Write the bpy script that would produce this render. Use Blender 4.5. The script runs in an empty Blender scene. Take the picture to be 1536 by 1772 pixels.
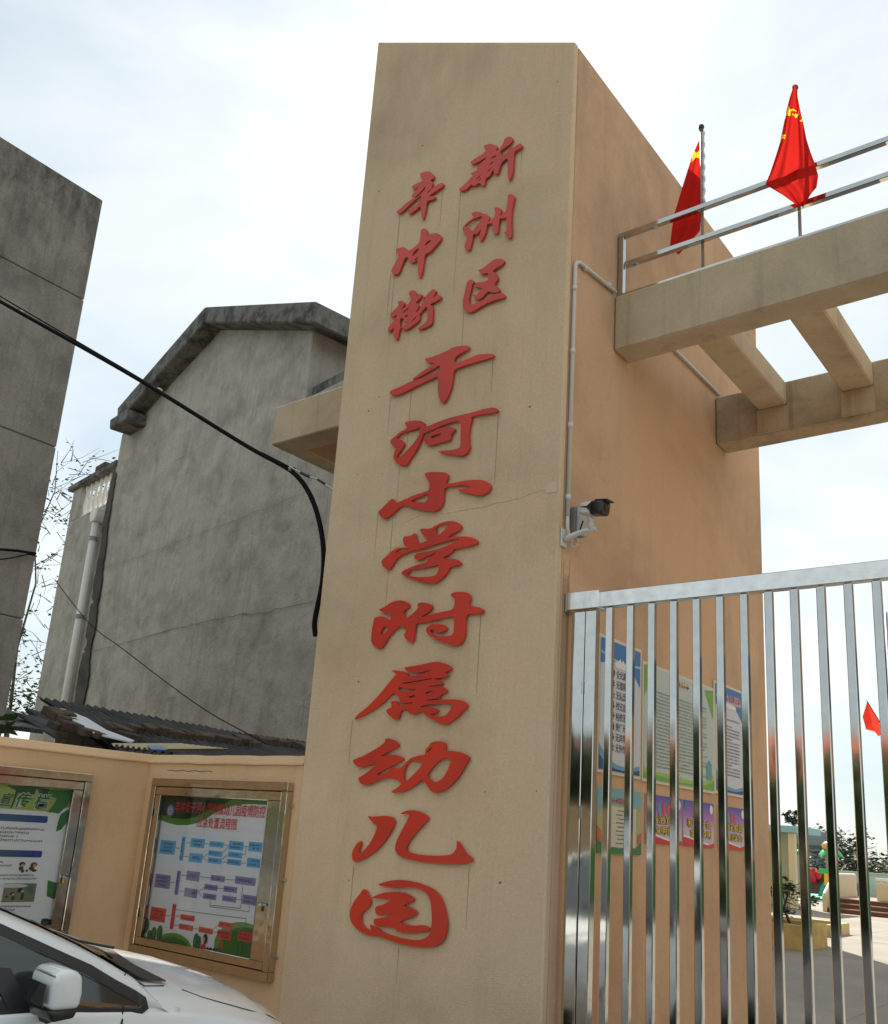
import bpy, bmesh, math, random
from mathutils import Vector, Matrix, noise
random.seed(7)
R_ = math.radians
scene = bpy.context.scene
C = bpy.context.collection

# ------------------------------------------------------------------ camera, world, sun, exposure
W0, H0 = 1536.0, 1772.0
F_PX, CX, CY, EYE = 1614.5, 768.0, 990.5, 1.6
YAW, PITCH, ROLL = R_(-38.539), R_(15.465), R_(3.867)
fw = Vector((math.sin(YAW) * math.cos(PITCH), math.cos(YAW) * math.cos(PITCH), math.sin(PITCH)))
r0 = Vector((math.cos(YAW), -math.sin(YAW), 0))
u0 = r0.cross(fw)
rt = r0 * math.cos(ROLL) + u0 * math.sin(ROLL)
up = -r0 * math.sin(ROLL) + u0 * math.cos(ROLL)
cam_d = bpy.data.cameras.new("camera")
cam = bpy.data.objects.new("camera", cam_d)
C.objects.link(cam)
m = Matrix((rt, up, -fw)).transposed().to_4x4()
m.translation = Vector((0, 0, EYE))
cam.matrix_world = m
cam_d.sensor_fit = 'HORIZONTAL'
cam_d.sensor_width = 36.0
cam_d.lens = 36.0 * F_PX / W0
cam_d.shift_y = (CY - H0 / 2) / W0
cam_d.clip_end = 3000
cam_d.clip_start = 0.05
scene.camera = cam

SUN_AZ = (-0.60, 0.80)
SUN_EL = R_(41)
world = bpy.data.worlds.new("World")
scene.world = world
world.use_nodes = True
wt = world.node_tree
for n in list(wt.nodes):
    wt.nodes.remove(n)
wo = wt.nodes.new('ShaderNodeOutputWorld')
bg = wt.nodes.new('ShaderNodeBackground')
sky = wt.nodes.new('ShaderNodeTexSky')
sky.sky_type = 'NISHITA'
sky.sun_disc = False
sky.sun_elevation = SUN_EL
sky.sun_rotation = math.atan2(SUN_AZ[0], SUN_AZ[1])
sky.air_density = 1.0
sky.dust_density = 0.8
sky.ozone_density = 1.0
bg.inputs['Strength'].default_value = 0.10
# thin bright cloud veil, laid over the whole sky
tc = wt.nodes.new('ShaderNodeTexCoord')
mp = wt.nodes.new('ShaderNodeMapping')
mp.inputs['Scale'].default_value = (1.0, 1.0, 2.2)
nz = wt.nodes.new('ShaderNodeTexNoise')
nz.inputs['Scale'].default_value = 2.3
nz.inputs['Detail'].default_value = 7
nz.inputs['Roughness'].default_value = 0.52
nz.inputs['Distortion'].default_value = 0.35
cr = wt.nodes.new('ShaderNodeValToRGB')
cr.color_ramp.elements[0].position = 0.36
cr.color_ramp.elements[0].color = (0, 0, 0, 1)
cr.color_ramp.elements[1].position = 0.60
cr.color_ramp.elements[1].color = (1, 1, 1, 1)
mx = wt.nodes.new('ShaderNodeMix')
mx.data_type = 'RGBA'
wt.links.new(tc.outputs['Generated'], mp.inputs['Vector'])
wt.links.new(mp.outputs['Vector'], nz.inputs['Vector'])
wt.links.new(nz.outputs['Fac'], cr.inputs['Fac'])
wt.links.new(sky.outputs['Color'], mx.inputs['A'])
CLOUD = (5.6, 5.85, 5.7, 1)
# between the clouds: pale hazy blue veil, itself letting a fifth of the clear sky through
HAZE = (3.75, 4.45, 4.75, 1)
hz = wt.nodes.new('ShaderNodeMix'); hz.data_type = 'RGBA'
hz.inputs['A'].default_value = HAZE; hz.inputs['B'].default_value = CLOUD
wt.links.new(cr.outputs['Color'], hz.inputs['Factor'])
wt.links.new(hz.outputs['Result'], mx.inputs['B'])
mx.inputs['Factor'].default_value = 0.84
wt.links.new(mx.outputs['Result'], bg.inputs['Color'])
wt.links.new(bg.outputs['Background'], wo.inputs['Surface'])

sl = bpy.data.lights.new("sun", 'SUN')
sl.energy = 5.0
sl.angle = R_(0.6)
sl.color = (1.0, 0.94, 0.84)
so = bpy.data.objects.new("sun", sl)
C.objects.link(so)
sdir = Vector((SUN_AZ[0] * math.cos(SUN_EL), SUN_AZ[1] * math.cos(SUN_EL), math.sin(SUN_EL)))
so.rotation_euler = sdir.to_track_quat('Z', 'Y').to_euler()
so.location = sdir * 60

scene.view_settings.view_transform = 'Standard'
scene.view_settings.look = 'None'
scene.view_settings.exposure = 0.84
scene.view_settings.gamma = 1
scene.view_settings.use_curve_mapping = False
scene.render.engine = 'CYCLES'
scene.cycles.max_bounces = 8
scene.cycles.transparent_max_bounces = 16


# ------------------------------------------------------------------ measuring: where a sight line of the photo meets a real plane
def sight(x, y):
    return fw + rt * ((x - CX) / F_PX) - up * ((y - CY) / F_PX)


def P(x, y, axis, val):
    d = sight(x, y)
    o = Vector((0, 0, EYE))
    return o + d * ((val - o[axis]) / d[axis])


# ------------------------------------------------------------------ tags
def tag(o, label=None, cat=None, group=None, kind=None):
    if label: o['label'] = label
    if cat: o['category'] = cat
    if group: o['group'] = group
    if kind: o['kind'] = kind
    return o


def thing(name, label, cat, loc=(0, 0, 0), rz=0.0, group=None):
    o = bpy.data.objects.new(name, None)
    o.empty_display_size = 0.2
    C.objects.link(o)
    o.location = loc
    o.rotation_euler = (0, 0, rz)
    return tag(o, label, cat, group)


def parent_to(o, p):
    """keep o's world geometry: mesh verts are authored in world space; parents are unrotated unless local=True"""
    o.parent = p


def world_off(p):
    v = Vector((0, 0, 0))
    while p is not None:
        v += Vector(p.location)
        p = p.parent
    return v


def mesh_obj(name, verts, faces, mat, parent=None, local=False, smooth=False, edges=None):
    me = bpy.data.meshes.new(name)
    off = Vector((0, 0, 0)) if (local or parent is None) else world_off(parent)
    me.from_pydata([tuple(Vector(v) - off) for v in verts], edges or [], faces)
    me.validate()
    bm = bmesh.new(); bm.from_mesh(me)
    bmesh.ops.recalc_face_normals(bm, faces=bm.faces)
    bm.to_mesh(me); bm.free()
    if smooth:
        for f in me.polygons: f.use_smooth = True
    me.materials.append(mat)
    o = bpy.data.objects.new(name, me)
    C.objects.link(o)
    if parent is not None: o.parent = parent
    return o


class MB:
    """collects shapes, links them as one mesh"""
    def __init__(s): s.v = []; s.f = []
    def add(s, vs, fs):
        k = len(s.v); s.v += [tuple(v) for v in vs]; s.f += [tuple(i + k for i in f) for f in fs]
        return s
    def box(s, x0, x1, y0, y1, z0, z1):
        vs = [(x, y, z) for z in (z0, z1) for y in (y0, y1) for x in (x0, x1)]
        return s.add(vs, [(0, 2, 3, 1), (4, 5, 7, 6), (0, 1, 5, 4), (2, 6, 7, 3), (0, 4, 6, 2), (1, 3, 7, 5)])
    def obox(s, c, ax, ay, az, hx, hy, hz):
        c, ax, ay, az = Vector(c), Vector(ax), Vector(ay), Vector(az)
        vs = [c + ax * (hx * i) + ay * (hy * j) + az * (hz * k) for k in (-1, 1) for j in (-1, 1) for i in (-1, 1)]
        return s.add(vs, [(0, 2, 3, 1), (4, 5, 7, 6), (0, 1, 5, 4), (2, 6, 7, 3), (0, 4, 6, 2), (1, 3, 7, 5)])
    def prism(s, poly, d):
        """poly: list of 3D points (planar), d: extrusion vector"""
        n = len(poly); d = Vector(d)
        vs = [Vector(p) for p in poly] + [Vector(p) + d for p in poly]
        fs = [tuple(range(n)), tuple(range(2 * n - 1, n - 1, -1))]
        fs += [(i, i + n, (i + 1) % n + n, (i + 1) % n) for i in range(n)]
        return s.add(vs, fs)
    def tube(s, pts, r, n=8, cap=True):
        pts = [Vector(p) for p in pts]
        rs = r if isinstance(r, (list, tuple)) else [r] * len(pts)
        k = len(s.v); prev = None
        for i, p in enumerate(pts):
            t = (pts[min(i + 1, len(pts) - 1)] - pts[max(i - 1, 0)])
            if t.length < 1e-9: t = Vector((0, 0, 1))
            t.normalize()
            a = t.cross(Vector((0, 0, 1))) if prev is None else (prev - t * prev.dot(t))
            if a.length < 1e-4: a = t.cross(Vector((0, 1, 0)))
            a.normalize(); b = t.cross(a); prev = a
            for j in range(n):
                th = 2 * math.pi * j / n
                s.v.append(tuple(p + (a * math.cos(th) + b * math.sin(th)) * rs[i]))
        for i in range(len(pts) - 1):
            for j in range(n):
                s.f.append((k + i * n + j, k + i * n + (j + 1) % n, k + (i + 1) * n + (j + 1) % n, k + (i + 1) * n + j))
        if cap:
            s.f.append(tuple(k + j for j in range(n - 1, -1, -1)))
            s.f.append(tuple(k + (len(pts) - 1) * n + j for j in range(n)))
        return s
    def sphere(s, c, r, nu=10, nv=7, sc=(1, 1, 1)):
        k = len(s.v)
        for i in range(nv + 1):
            th = math.pi * i / nv
            for j in range(nu):
                ph = 2 * math.pi * j / nu
                s.v.append((c[0] + r * sc[0] * math.sin(th) * math.cos(ph), c[1] + r * sc[1] * math.sin(th) * math.sin(ph), c[2] + r * sc[2] * math.cos(th)))
        for i in range(nv):
            for j in range(nu):
                s.f.append((k + i * nu + j, k + (i + 1) * nu + j, k + (i + 1) * nu + (j + 1) % nu, k + i * nu + (j + 1) % nu))
        return s
    def build(s, name, mat, parent=None, local=False, smooth=False, bevel=0.0, seg=1):
        o = mesh_obj(name, s.v, s.f, mat, parent, local, smooth)
        if bevel > 0:
            bm = bmesh.new(); bm.from_mesh(o.data)
            bmesh.ops.remove_doubles(bm, verts=bm.verts, dist=1e-6)
            es = [e for e in bm.edges if len(e.link_faces) == 2 and e.calc_face_angle(0) > 0.5]
            bmesh.ops.bevel(bm, geom=es, offset=bevel, segments=seg, profile=0.5, affect='EDGES')
            bm.to_mesh(o.data); bm.free()
        return o


# ------------------------------------------------------------------ materials
def new_mat(name):
    m = bpy.data.materials.new(name); m.use_nodes = True
    nt = m.node_tree
    return m, nt, nt.nodes['Principled BSDF']


def N(nt, t, **kw):
    n = nt.nodes.new(t)
    for k, v in kw.items():
        if k in n.inputs: n.inputs[k].default_value = v
        else: setattr(n, k, v)
    return n


def plain(name, col, rough=0.6, metal=0.0, var=0.06, scale=3.0, bump=0.0, bscale=60, spec=0.5, coat=0.0):
    m, nt, b = new_mat(name)
    b.inputs['Roughness'].default_value = rough
    b.inputs['Metallic'].default_value = metal
    b.inputs['Specular IOR Level'].default_value = spec
    b.inputs['Coat Weight'].default_value = coat
    g = N(nt, 'ShaderNodeNewGeometry')
    n = N(nt, 'ShaderNodeTexNoise', Scale=scale, Detail=4.0)
    r = N(nt, 'ShaderNodeMapRange')
    r.inputs['To Min'].default_value = 1 - var; r.inputs['To Max'].default_value = 1 + var
    x = N(nt, 'ShaderNodeMix', data_type='RGBA', blend_type='MULTIPLY')
    x.inputs['Factor'].default_value = 1; x.inputs['A'].default_value = (*col, 1)
    nt.links.new(g.outputs['Position'], n.inputs['Vector']); nt.links.new(n.outputs['Fac'], r.inputs['Value'])
    nt.links.new(r.outputs['Result'], x.inputs['B']); nt.links.new(x.outputs['Result'], b.inputs['Base Color'])
    if bump:
        n2 = N(nt, 'ShaderNodeTexNoise', Scale=bscale, Detail=3.0)
        bp = N(nt, 'ShaderNodeBump', Strength=bump, Distance=0.01)
        nt.links.new(g.outputs['Position'], n2.inputs['Vector']); nt.links.new(n2.outputs['Fac'], bp.inputs['Height'])
        nt.links.new(bp.outputs['Normal'], b.inputs['Normal'])
    return m


def wall_mat(name, base, dark, light, patch_s=0.7, patch_lo=0.42, patch_hi=0.72, streak=0.35, fine=0.05, grit=0.25, grit_s=90, rough=0.88,
             spots=0.0, lightamt=0.5, dirty_top=None, lumps=0.0):
    """painted or bare render: broad patches, vertical run-off streaks, fine grain, optional grime below a given height of roofline"""
    m, nt, b = new_mat(name)
    L = nt.links.new
    b.inputs['Roughness'].default_value = rough
    b.inputs['Specular IOR Level'].default_value = 0.25
    g = N(nt, 'ShaderNodeNewGeometry')
    # broad patches
    n1 = N(nt, 'ShaderNodeTexNoise', Scale=patch_s, Detail=6.0, Roughness=0.62, Distortion=0.4)
    L(g.outputs['Position'], n1.inputs['Vector'])
    m1 = N(nt, 'ShaderNodeMapRange'); m1.inputs['From Min'].default_value = patch_lo; m1.inputs['From Max'].default_value = patch_hi
    L(n1.outputs['Fac'], m1.inputs['Value'])
    c1 = N(nt, 'ShaderNodeMix', data_type='RGBA'); c1.inputs['A'].default_value = (*base, 1); c1.inputs['B'].default_value = (*dark, 1)
    L(m1.outputs['Result'], c1.inputs['Factor'])
    # light blotches
    n2 = N(nt, 'ShaderNodeTexNoise', Scale=patch_s * 2.3, Detail=7.0, Roughness=0.65)
    mpp = N(nt, 'ShaderNodeMapping'); mpp.inputs['Location'].default_value = (13, 7, 5)
    L(g.outputs['Position'], mpp.inputs['Vector']); L(mpp.outputs['Vector'], n2.inputs['Vector'])
    m2 = N(nt, 'ShaderNodeMapRange'); m2.inputs['From Min'].default_value = 0.5; m2.inputs['From Max'].default_value = 0.75; m2.inputs['To Max'].default_value = lightamt
    L(n2.outputs['Fac'], m2.inputs['Value'])
    c2 = N(nt, 'ShaderNodeMix', data_type='RGBA'); c2.inputs['B'].default_value = (*light, 1)
    L(m2.outputs['Result'], c2.inputs['Factor']); L(c1.outputs['Result'], c2.inputs['A'])
    # vertical streaks
    mp3 = N(nt, 'ShaderNodeMapping'); mp3.inputs['Scale'].default_value = (5.5, 5.5, 0.28)
    n3 = N(nt, 'ShaderNodeTexNoise', Scale=1.6, Detail=6.0, Roughness=0.7)
    L(g.outputs['Position'], mp3.inputs['Vector']); L(mp3.outputs['Vector'], n3.inputs['Vector'])
    m3 = N(nt, 'ShaderNodeMapRange'); m3.inputs['From Min'].default_value = 0.53; m3.inputs['From Max'].default_value = 0.78; m3.inputs['To Max'].default_value = streak
    L(n3.outputs['Fac'], m3.inputs['Value'])
    c3 = N(nt, 'ShaderNodeMix', data_type='RGBA'); c3.inputs['B'].default_value = (*[d * 0.55 for d in dark], 1)
    L(m3.outputs['Result'], c3.inputs['Factor']); L(c2.outputs['Result'], c3.inputs['A'])
    last = c3
    if dirty_top is not None:          # black weathering that hangs below the top of a wall
        ztop, depth, amt = dirty_top
        sp = N(nt, 'ShaderNodeSeparateXYZ'); L(g.outputs['Position'], sp.inputs['Vector'])
        mz = N(nt, 'ShaderNodeMapRange'); mz.inputs['From Min'].default_value = ztop - depth; mz.inputs['From Max'].default_value = ztop
        L(sp.outputs['Z'], mz.inputs['Value'])
        n5 = N(nt, 'ShaderNodeTexNoise', Scale=1.5, Detail=8.0, Roughness=0.72)
        mp5 = N(nt, 'ShaderNodeMapping'); mp5.inputs['Scale'].default_value = (1.6, 1.6, 0.7)
        L(g.outputs['Position'], mp5.inputs['Vector']); L(mp5.outputs['Vector'], n5.inputs['Vector'])
        m5 = N(nt, 'ShaderNodeMapRange'); m5.inputs['From Min'].default_value = 0.42; m5.inputs['From Max'].default_value = 0.6
        L(n5.outputs['Fac'], m5.inputs['Value'])
        mu = N(nt, 'ShaderNodeMath', operation='MULTIPLY'); L(mz.outputs['Result'], mu.inputs[0]); L(m5.outputs['Result'], mu.inputs[1])
        mu2 = N(nt, 'ShaderNodeMath', operation='MULTIPLY'); L(mu.outputs[0], mu2.inputs[0]); mu2.inputs[1].default_value = amt
        c5 = N(nt, 'ShaderNodeMix', data_type='RGBA'); c5.inputs['B'].default_value = (0.035, 0.04, 0.04, 1)
        L(mu2.outputs[0], c5.inputs['Factor']); L(last.outputs['Result'], c5.inputs['A']); last = c5
    # fine grain
    n4 = N(nt, 'ShaderNodeTexNoise', Scale=45.0, Detail=4.0, Roughness=0.7)
    L(g.outputs['Position'], n4.inputs['Vector'])
    m4 = N(nt, 'ShaderNodeMapRange'); m4.inputs['To Min'].default_value = 1 - fine; m4.inputs['To Max'].default_value = 1 + fine
    m4.inputs['From Min'].default_value = 0.3; m4.inputs['From Max'].default_value = 0.7
    L(n4.outputs['Fac'], m4.inputs['Value'])
    c4 = N(nt, 'ShaderNodeMix', data_type='RGBA', blend_type='MULTIPLY'); c4.inputs['Factor'].default_value = 1
    L(last.outputs['Result'], c4.inputs['A']); L(m4.outputs['Result'], c4.inputs['B'])
    L(c4.outputs['Result'], b.inputs['Base Color'])
    n6 = N(nt, 'ShaderNodeTexNoise', Scale=grit_s, Detail=3.0)
    L(g.outputs['Position'], n6.inputs['Vector'])
    bp = N(nt, 'ShaderNodeBump', Strength=grit, Distance=0.006)
    L(n6.outputs['Fac'], bp.inputs['Height'])
    if lumps:
        n7 = N(nt, 'ShaderNodeTexNoise', Scale=2.2, Detail=5.0)
        L(g.outputs['Position'], n7.inputs['Vector'])
        b2 = N(nt, 'ShaderNodeBump', Strength=lumps, Distance=0.08)
        L(n7.outputs['Fac'], b2.inputs['Height']); L(b2.outputs['Normal'], bp.inputs['Normal'])
    L(bp.outputs['Normal'], b.inputs['Normal'])
    return m


def steel_mat(name, col=(0.62, 0.62, 0.61), rough=0.1, wav=0.12, wscale=(9, 9, 2.2)):
    m, nt, b = new_mat(name); L = nt.links.new
    b.inputs['Metallic'].default_value = 1
    g = N(nt, 'ShaderNodeNewGeometry')
    mp = N(nt, 'ShaderNodeMapping'); mp.inputs['Scale'].default_value = wscale
    n = N(nt, 'ShaderNodeTexNoise', Scale=1.0, Detail=2.0)
    L(g.outputs['Position'], mp.inputs['Vector']); L(mp.outputs['Vector'], n.inputs['Vector'])
    bp = N(nt, 'ShaderNodeBump', Strength=wav, Distance=0.03); L(n.outputs['Fac'], bp.inputs['Height']); L(bp.outputs['Normal'], b.inputs['Normal'])
    n2 = N(nt, 'ShaderNodeTexNoise', Scale=14.0, Detail=5.0); L(g.outputs['Position'], n2.inputs['Vector'])
    r = N(nt, 'ShaderNodeMapRange'); r.inputs['To Min'].default_value = rough * 0.6; r.inputs['To Max'].default_value = rough * 1.8
    L(n2.outputs['Fac'], r.inputs['Value']); L(r.outputs['Result'], b.inputs['Roughness'])
    r2 = N(nt, 'ShaderNodeMapRange'); r2.inputs['From Min'].default_value = 0.35; r2.inputs['From Max'].default_value = 0.7
    x = N(nt, 'ShaderNodeMix', data_type='RGBA'); x.inputs['A'].default_value = (*col, 1); x.inputs['B'].default_value = (*[c * 0.90 for c in col], 1)
    L(n2.outputs['Fac'], r2.inputs['Value']); L(r2.outputs['Result'], x.inputs['Factor']); L(x.outputs['Result'], b.inputs['Base Color'])
    return m


def glass_mat(name, tint=(0.9, 0.95, 0.93), refl=1.0, alpha=0.0):
    """thin pane: see-through with a fresnel sheen"""
    m, nt, b = new_mat(name); L = nt.links.new
    nt.nodes.remove(b)
    out = nt.nodes['Material Output']
    t = N(nt, 'ShaderNodeBsdfTransparent'); t.inputs['Color'].default_value = (*tint, 1)
    gl = N(nt, 'ShaderNodeBsdfGlossy', Roughness=0.03)
    fr = N(nt, 'ShaderNodeFresnel', IOR=1.5)
    mm = N(nt, 'ShaderNodeMath', operation='MULTIPLY'); mm.inputs[1].default_value = refl
    mxs = N(nt, 'ShaderNodeMixShader')
    L(fr.outputs[0], mm.inputs[0]); L(mm.outputs[0], mxs.inputs[0]); L(t.outputs[0], mxs.inputs[1]); L(gl.outputs[0], mxs.inputs[2])
    L(mxs.outputs[0], out.inputs['Surface'])
    return m


def cloth_mat(name, col, trans=0.45):
    m, nt, b = new_mat(name); L = nt.links.new
    nt.nodes.remove(b); out = nt.nodes['Material Output']
    d = N(nt, 'ShaderNodeBsdfDiffuse'); d.inputs['Color'].default_value = (*col, 1)
    t = N(nt, 'ShaderNodeBsdfTranslucent'); t.inputs['Color'].default_value = (*[min(1, c * 1.5) for c in col], 1)
    x = N(nt, 'ShaderNodeMixShader'); x.inputs[0].default_value = trans
    L(d.outputs[0], x.inputs[1]); L(t.outputs[0], x.inputs[2]); L(x.outputs[0], out.inputs['Surface'])
    return m


M = {}
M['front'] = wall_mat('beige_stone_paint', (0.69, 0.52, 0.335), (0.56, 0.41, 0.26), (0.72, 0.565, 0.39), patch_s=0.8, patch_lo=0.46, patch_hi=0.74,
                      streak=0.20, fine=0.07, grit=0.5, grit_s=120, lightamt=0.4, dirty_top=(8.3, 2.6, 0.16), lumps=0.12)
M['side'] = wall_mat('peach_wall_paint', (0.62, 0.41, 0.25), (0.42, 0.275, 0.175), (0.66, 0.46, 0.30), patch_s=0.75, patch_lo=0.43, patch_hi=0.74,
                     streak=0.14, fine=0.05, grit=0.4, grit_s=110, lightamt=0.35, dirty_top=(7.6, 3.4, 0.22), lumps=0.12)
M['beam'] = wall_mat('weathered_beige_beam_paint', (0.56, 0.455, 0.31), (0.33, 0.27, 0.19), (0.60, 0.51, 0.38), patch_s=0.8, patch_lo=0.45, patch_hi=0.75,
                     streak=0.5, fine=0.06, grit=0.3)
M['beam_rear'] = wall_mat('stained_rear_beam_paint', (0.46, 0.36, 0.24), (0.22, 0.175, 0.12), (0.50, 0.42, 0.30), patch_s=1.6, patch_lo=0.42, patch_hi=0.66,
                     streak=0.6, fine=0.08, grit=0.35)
M['low'] = wall_mat('orange_wall_paint', (0.70, 0.465, 0.265), (0.56, 0.36, 0.195), (0.72, 0.52, 0.33), patch_s=0.8, patch_lo=0.5, patch_hi=0.85,
                    streak=0.15, fine=0.04, grit=0.35, grit_s=100)
M['render_l'] = wall_mat('dark_cement_render', (0.26, 0.24, 0.21), (0.15, 0.142, 0.128), (0.33, 0.31, 0.27), patch_s=1.3, streak=0.55, fine=0.2,
                         grit=0.6, dirty_top=(10.9, 2.4, 0.85), lumps=0.3)
M['render_h'] = wall_mat('rough_cement_render', (0.37, 0.35, 0.305), (0.24, 0.225, 0.195), (0.46, 0.435, 0.385), patch_s=1.1, patch_lo=0.42, patch_hi=0.70,
                         streak=0.5, fine=0.2, grit=0.9, grit_s=26, lumps=0.9)
M['roofc'] = wall_mat('weathered_roof_concrete', (0.15, 0.145, 0.135), (0.05, 0.05, 0.048), (0.30, 0.285, 0.26), patch_s=2.2, patch_lo=0.42, patch_hi=0.6,
                      streak=0.8, fine=0.12, grit=0.5)
M['mould'] = wall_mat('black_water_stain', (0.075, 0.07, 0.06), (0.03, 0.03, 0.028), (0.12, 0.115, 0.10), patch_s=1.4, streak=0.6, fine=0.15, grit=0.5)
M['concrete'] = wall_mat('yard_concrete', (0.30, 0.275, 0.235), (0.22, 0.205, 0.18), (0.36, 0.33, 0.28), patch_s=0.5, streak=0.0, fine=0.08, grit=0.3)
M['asphalt'] = wall_mat('old_asphalt', (0.065, 0.063, 0.06), (0.04, 0.04, 0.038), (0.10, 0.095, 0.09), patch_s=0.4, streak=0.0, fine=0.15, grit=0.6)
M['street'] = wall_mat('street_concrete', (0.36, 0.335, 0.29), (0.27, 0.25, 0.22), (0.42, 0.39, 0.34), patch_s=0.4, streak=0.0, fine=0.1, grit=0.5)
M['earth'] = wall_mat('dry_earth', (0.13, 0.12, 0.075), (0.07, 0.08, 0.04), (0.18, 0.16, 0.11), patch_s=0.15, streak=0.0, fine=0.15, grit=0.5)
M['steel'] = steel_mat('polished_stainless_steel', (0.54, 0.54, 0.52), rough=0.06, wav=0.03)
M['steel_rough'] = steel_mat('dull_stainless_steel', (0.5, 0.5, 0.49), rough=0.32, wav=0.05)
M['steel_wall_tint'] = steel_mat('wall_tinted_stainless', (0.55, 0.48, 0.39), rough=0.14, wav=0.25, wscale=(5, 5, 5))  # plain stainless; warm reflection of the orange wall put into the colour
def sign_red():
    m, nt, b = new_mat('red_acrylic'); L = nt.links.new
    g = N(nt, 'ShaderNodeNewGeometry'); s = N(nt, 'ShaderNodeSeparateXYZ'); L(g.outputs['Position'], s.inputs[0])
    n = N(nt, 'ShaderNodeTexNoise', Scale=2.2, Detail=5.0); L(g.outputs['Position'], n.inputs['Vector'])
    r = N(nt, 'ShaderNodeMapRange'); r.inputs['From Min'].default_value = 0.35; r.inputs['From Max'].default_value = 0.7
    L(n.outputs['Fac'], r.inputs['Value'])
    x = N(nt, 'ShaderNodeMix', data_type='RGBA'); x.inputs['A'].default_value = (0.68, 0.045, 0.016, 1); x.inputs['B'].default_value = (0.52, 0.034, 0.02, 1)
    L(r.outputs['Result'], x.inputs['Factor']); L(x.outputs['Result'], b.inputs['Base Color'])
    b.inputs['Roughness'].default_value = 0.38
    return m
M['red'] = sign_red()
M['white_pvc'] = plain('white_plastic', (0.62, 0.60, 0.56), 0.5, var=0.1, scale=6)
M['white_paint'] = plain('white_car_paint', (0.80, 0.81, 0.81), 0.22, var=0.02, coat=0.8)
M['black_rubber'] = plain('black_rubber', (0.012, 0.012, 0.012), 0.55)
M['black_plastic'] = plain('black_plastic', (0.02, 0.02, 0.02), 0.3)
M['black_cable'] = plain('black_cable_sheath', (0.012, 0.012, 0.013), 0.9, spec=.08)
M['grey_plastic'] = plain('grey_plastic', (0.22, 0.22, 0.22), 0.5)
M['brass'] = plain('brass', (0.6, 0.42, 0.16), 0.3, metal=1)
M['car_glass'] = plain('dark_tinted_glass', (0.01, 0.014, 0.013), 0.04, spec=0.8, coat=0.5)
M['flag'] = cloth_mat('red_flag_cloth', (0.44, 0.018, 0.014), 0.45)
M['star'] = cloth_mat('yellow_flag_print', (0.75, 0.50, 0.03), 0.55)
M['glass'] = glass_mat('clear_pane', (.98, .99, .985))
M['corr'] = wall_mat('corrugated_fibre_cement', (0.065, 0.065, 0.065), (0.03, 0.03, 0.03), (0.11, 0.11, 0.105), patch_s=1.8, streak=0.0, fine=0.15)
M['brick'] = wall_mat('weathered_brick', (0.10, 0.075, 0.055), (0.035, 0.03, 0.026), (0.17, 0.14, 0.10), patch_s=6, streak=0.0, fine=0.2, grit=0.6)
M['wire'] = plain('thin_wire_sheath', (0.035, 0.033, 0.03), 0.9, spec=.05)
M['leaf'] = plain('green_leaf', (0.055, 0.10, 0.025), 0.5, var=0.5, scale=9)
M['leaf_dark'] = plain('dark_leaf', (0.035, 0.06, 0.02), 0.55, var=0.5, scale=4)
M['bark'] = plain('bark', (0.09, 0.07, 0.05), 0.9, var=0.3, scale=20)


def flatc(name, col, rough=0.45):
    if name not in M: M[name] = plain(name, col, rough, var=0.03)
    return M[name]
# ================================================================== GROUND
D = 4.6                      # lettered face of the gate tower
XL, XR = -4.79, -2.806       # tower width
YB = 8.17                    # its back


def sheet(name, x0, x1, y0, y1, z, mat, label=None, nx=1, ny=1):
    v = [(x0 + (x1 - x0) * i / nx, y0 + (y1 - y0) * j / ny, z) for j in range(ny + 1) for i in range(nx + 1)]
    f = [(j * (nx + 1) + i, j * (nx + 1) + i + 1, (j + 1) * (nx + 1) + i + 1, (j + 1) * (nx + 1) + i) for j in range(ny) for i in range(nx)]
    o = mesh_obj(name, v, f, mat)
    tag(o, label, kind='structure')
    return o


sheet('ground', -900, 900, -900, 900, -0.03, M['earth'], 'dry grassy earth running to the horizon')
sheet('street', -60, 60, -11, 1.6, -0.016, M['asphalt'], 'old asphalt street in front of the gate')
sheet('forecourt', -60, 60, 1.6, 4.55, -0.012, M['street'], 'concrete forecourt between the street and the steel gate')
yard = sheet('yard', -25, 30, 4.55, 60, -0.004, M['concrete'], 'pale concrete school yard behind the steel gate')
# cast slabs of the yard, joints left open between them
k = 0
slab_me = None
for j in range(7):
    for i in range(5):
        x0 = -12.0 + i * 3.0; y0 = 9.4 + j * 4.0
        if slab_me is None:
            o = MB().box(0.008, 2.992, 0.008, 3.992, -0.05, 0.0).build('slab', M['concrete'], bevel=0.004)
            slab_me = o.data
        else:
            o = bpy.data.objects.new('slab', slab_me); C.objects.link(o)
        o.location = (x0, y0, random.uniform(0.001, 0.004)); o.parent = yard
M['teal_floor'] = plain('teal_rubber_floor', (0.16, 0.42, 0.36), 0.8)
sheet('play_surface', -22, -8, 37.2, 46, 0.012, M['teal_floor'], 'teal rubber surface below the climbing frame')

# ================================================================== GATE TOWER
def hump(p, amp, sc=0.9):
    return amp * noise.noise(Vector(p) * sc)


def grid_face(corner, eu, ev, nu, nv, n, amp):
    """slightly uneven rendered face; eu, ev span vectors, n outward"""
    vs = []; fs = []
    for j in range(nv + 1):
        for i in range(nu + 1):
            p = Vector(corner) + Vector(eu) * (i / nu) + Vector(ev) * (j / nv)
            edge = (i in (0, nu)) or (j in (0, nv))
            vs.append(p + Vector(n) * (hump(p, amp * (0.35 if edge else 1))))
    for j in range(nv):
        for i in range(nu):
            fs.append((j * (nu + 1) + i, j * (nu + 1) + i + 1, (j + 1) * (nu + 1) + i + 1, (j + 1) * (nu + 1) + i))
    return vs, fs


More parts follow.
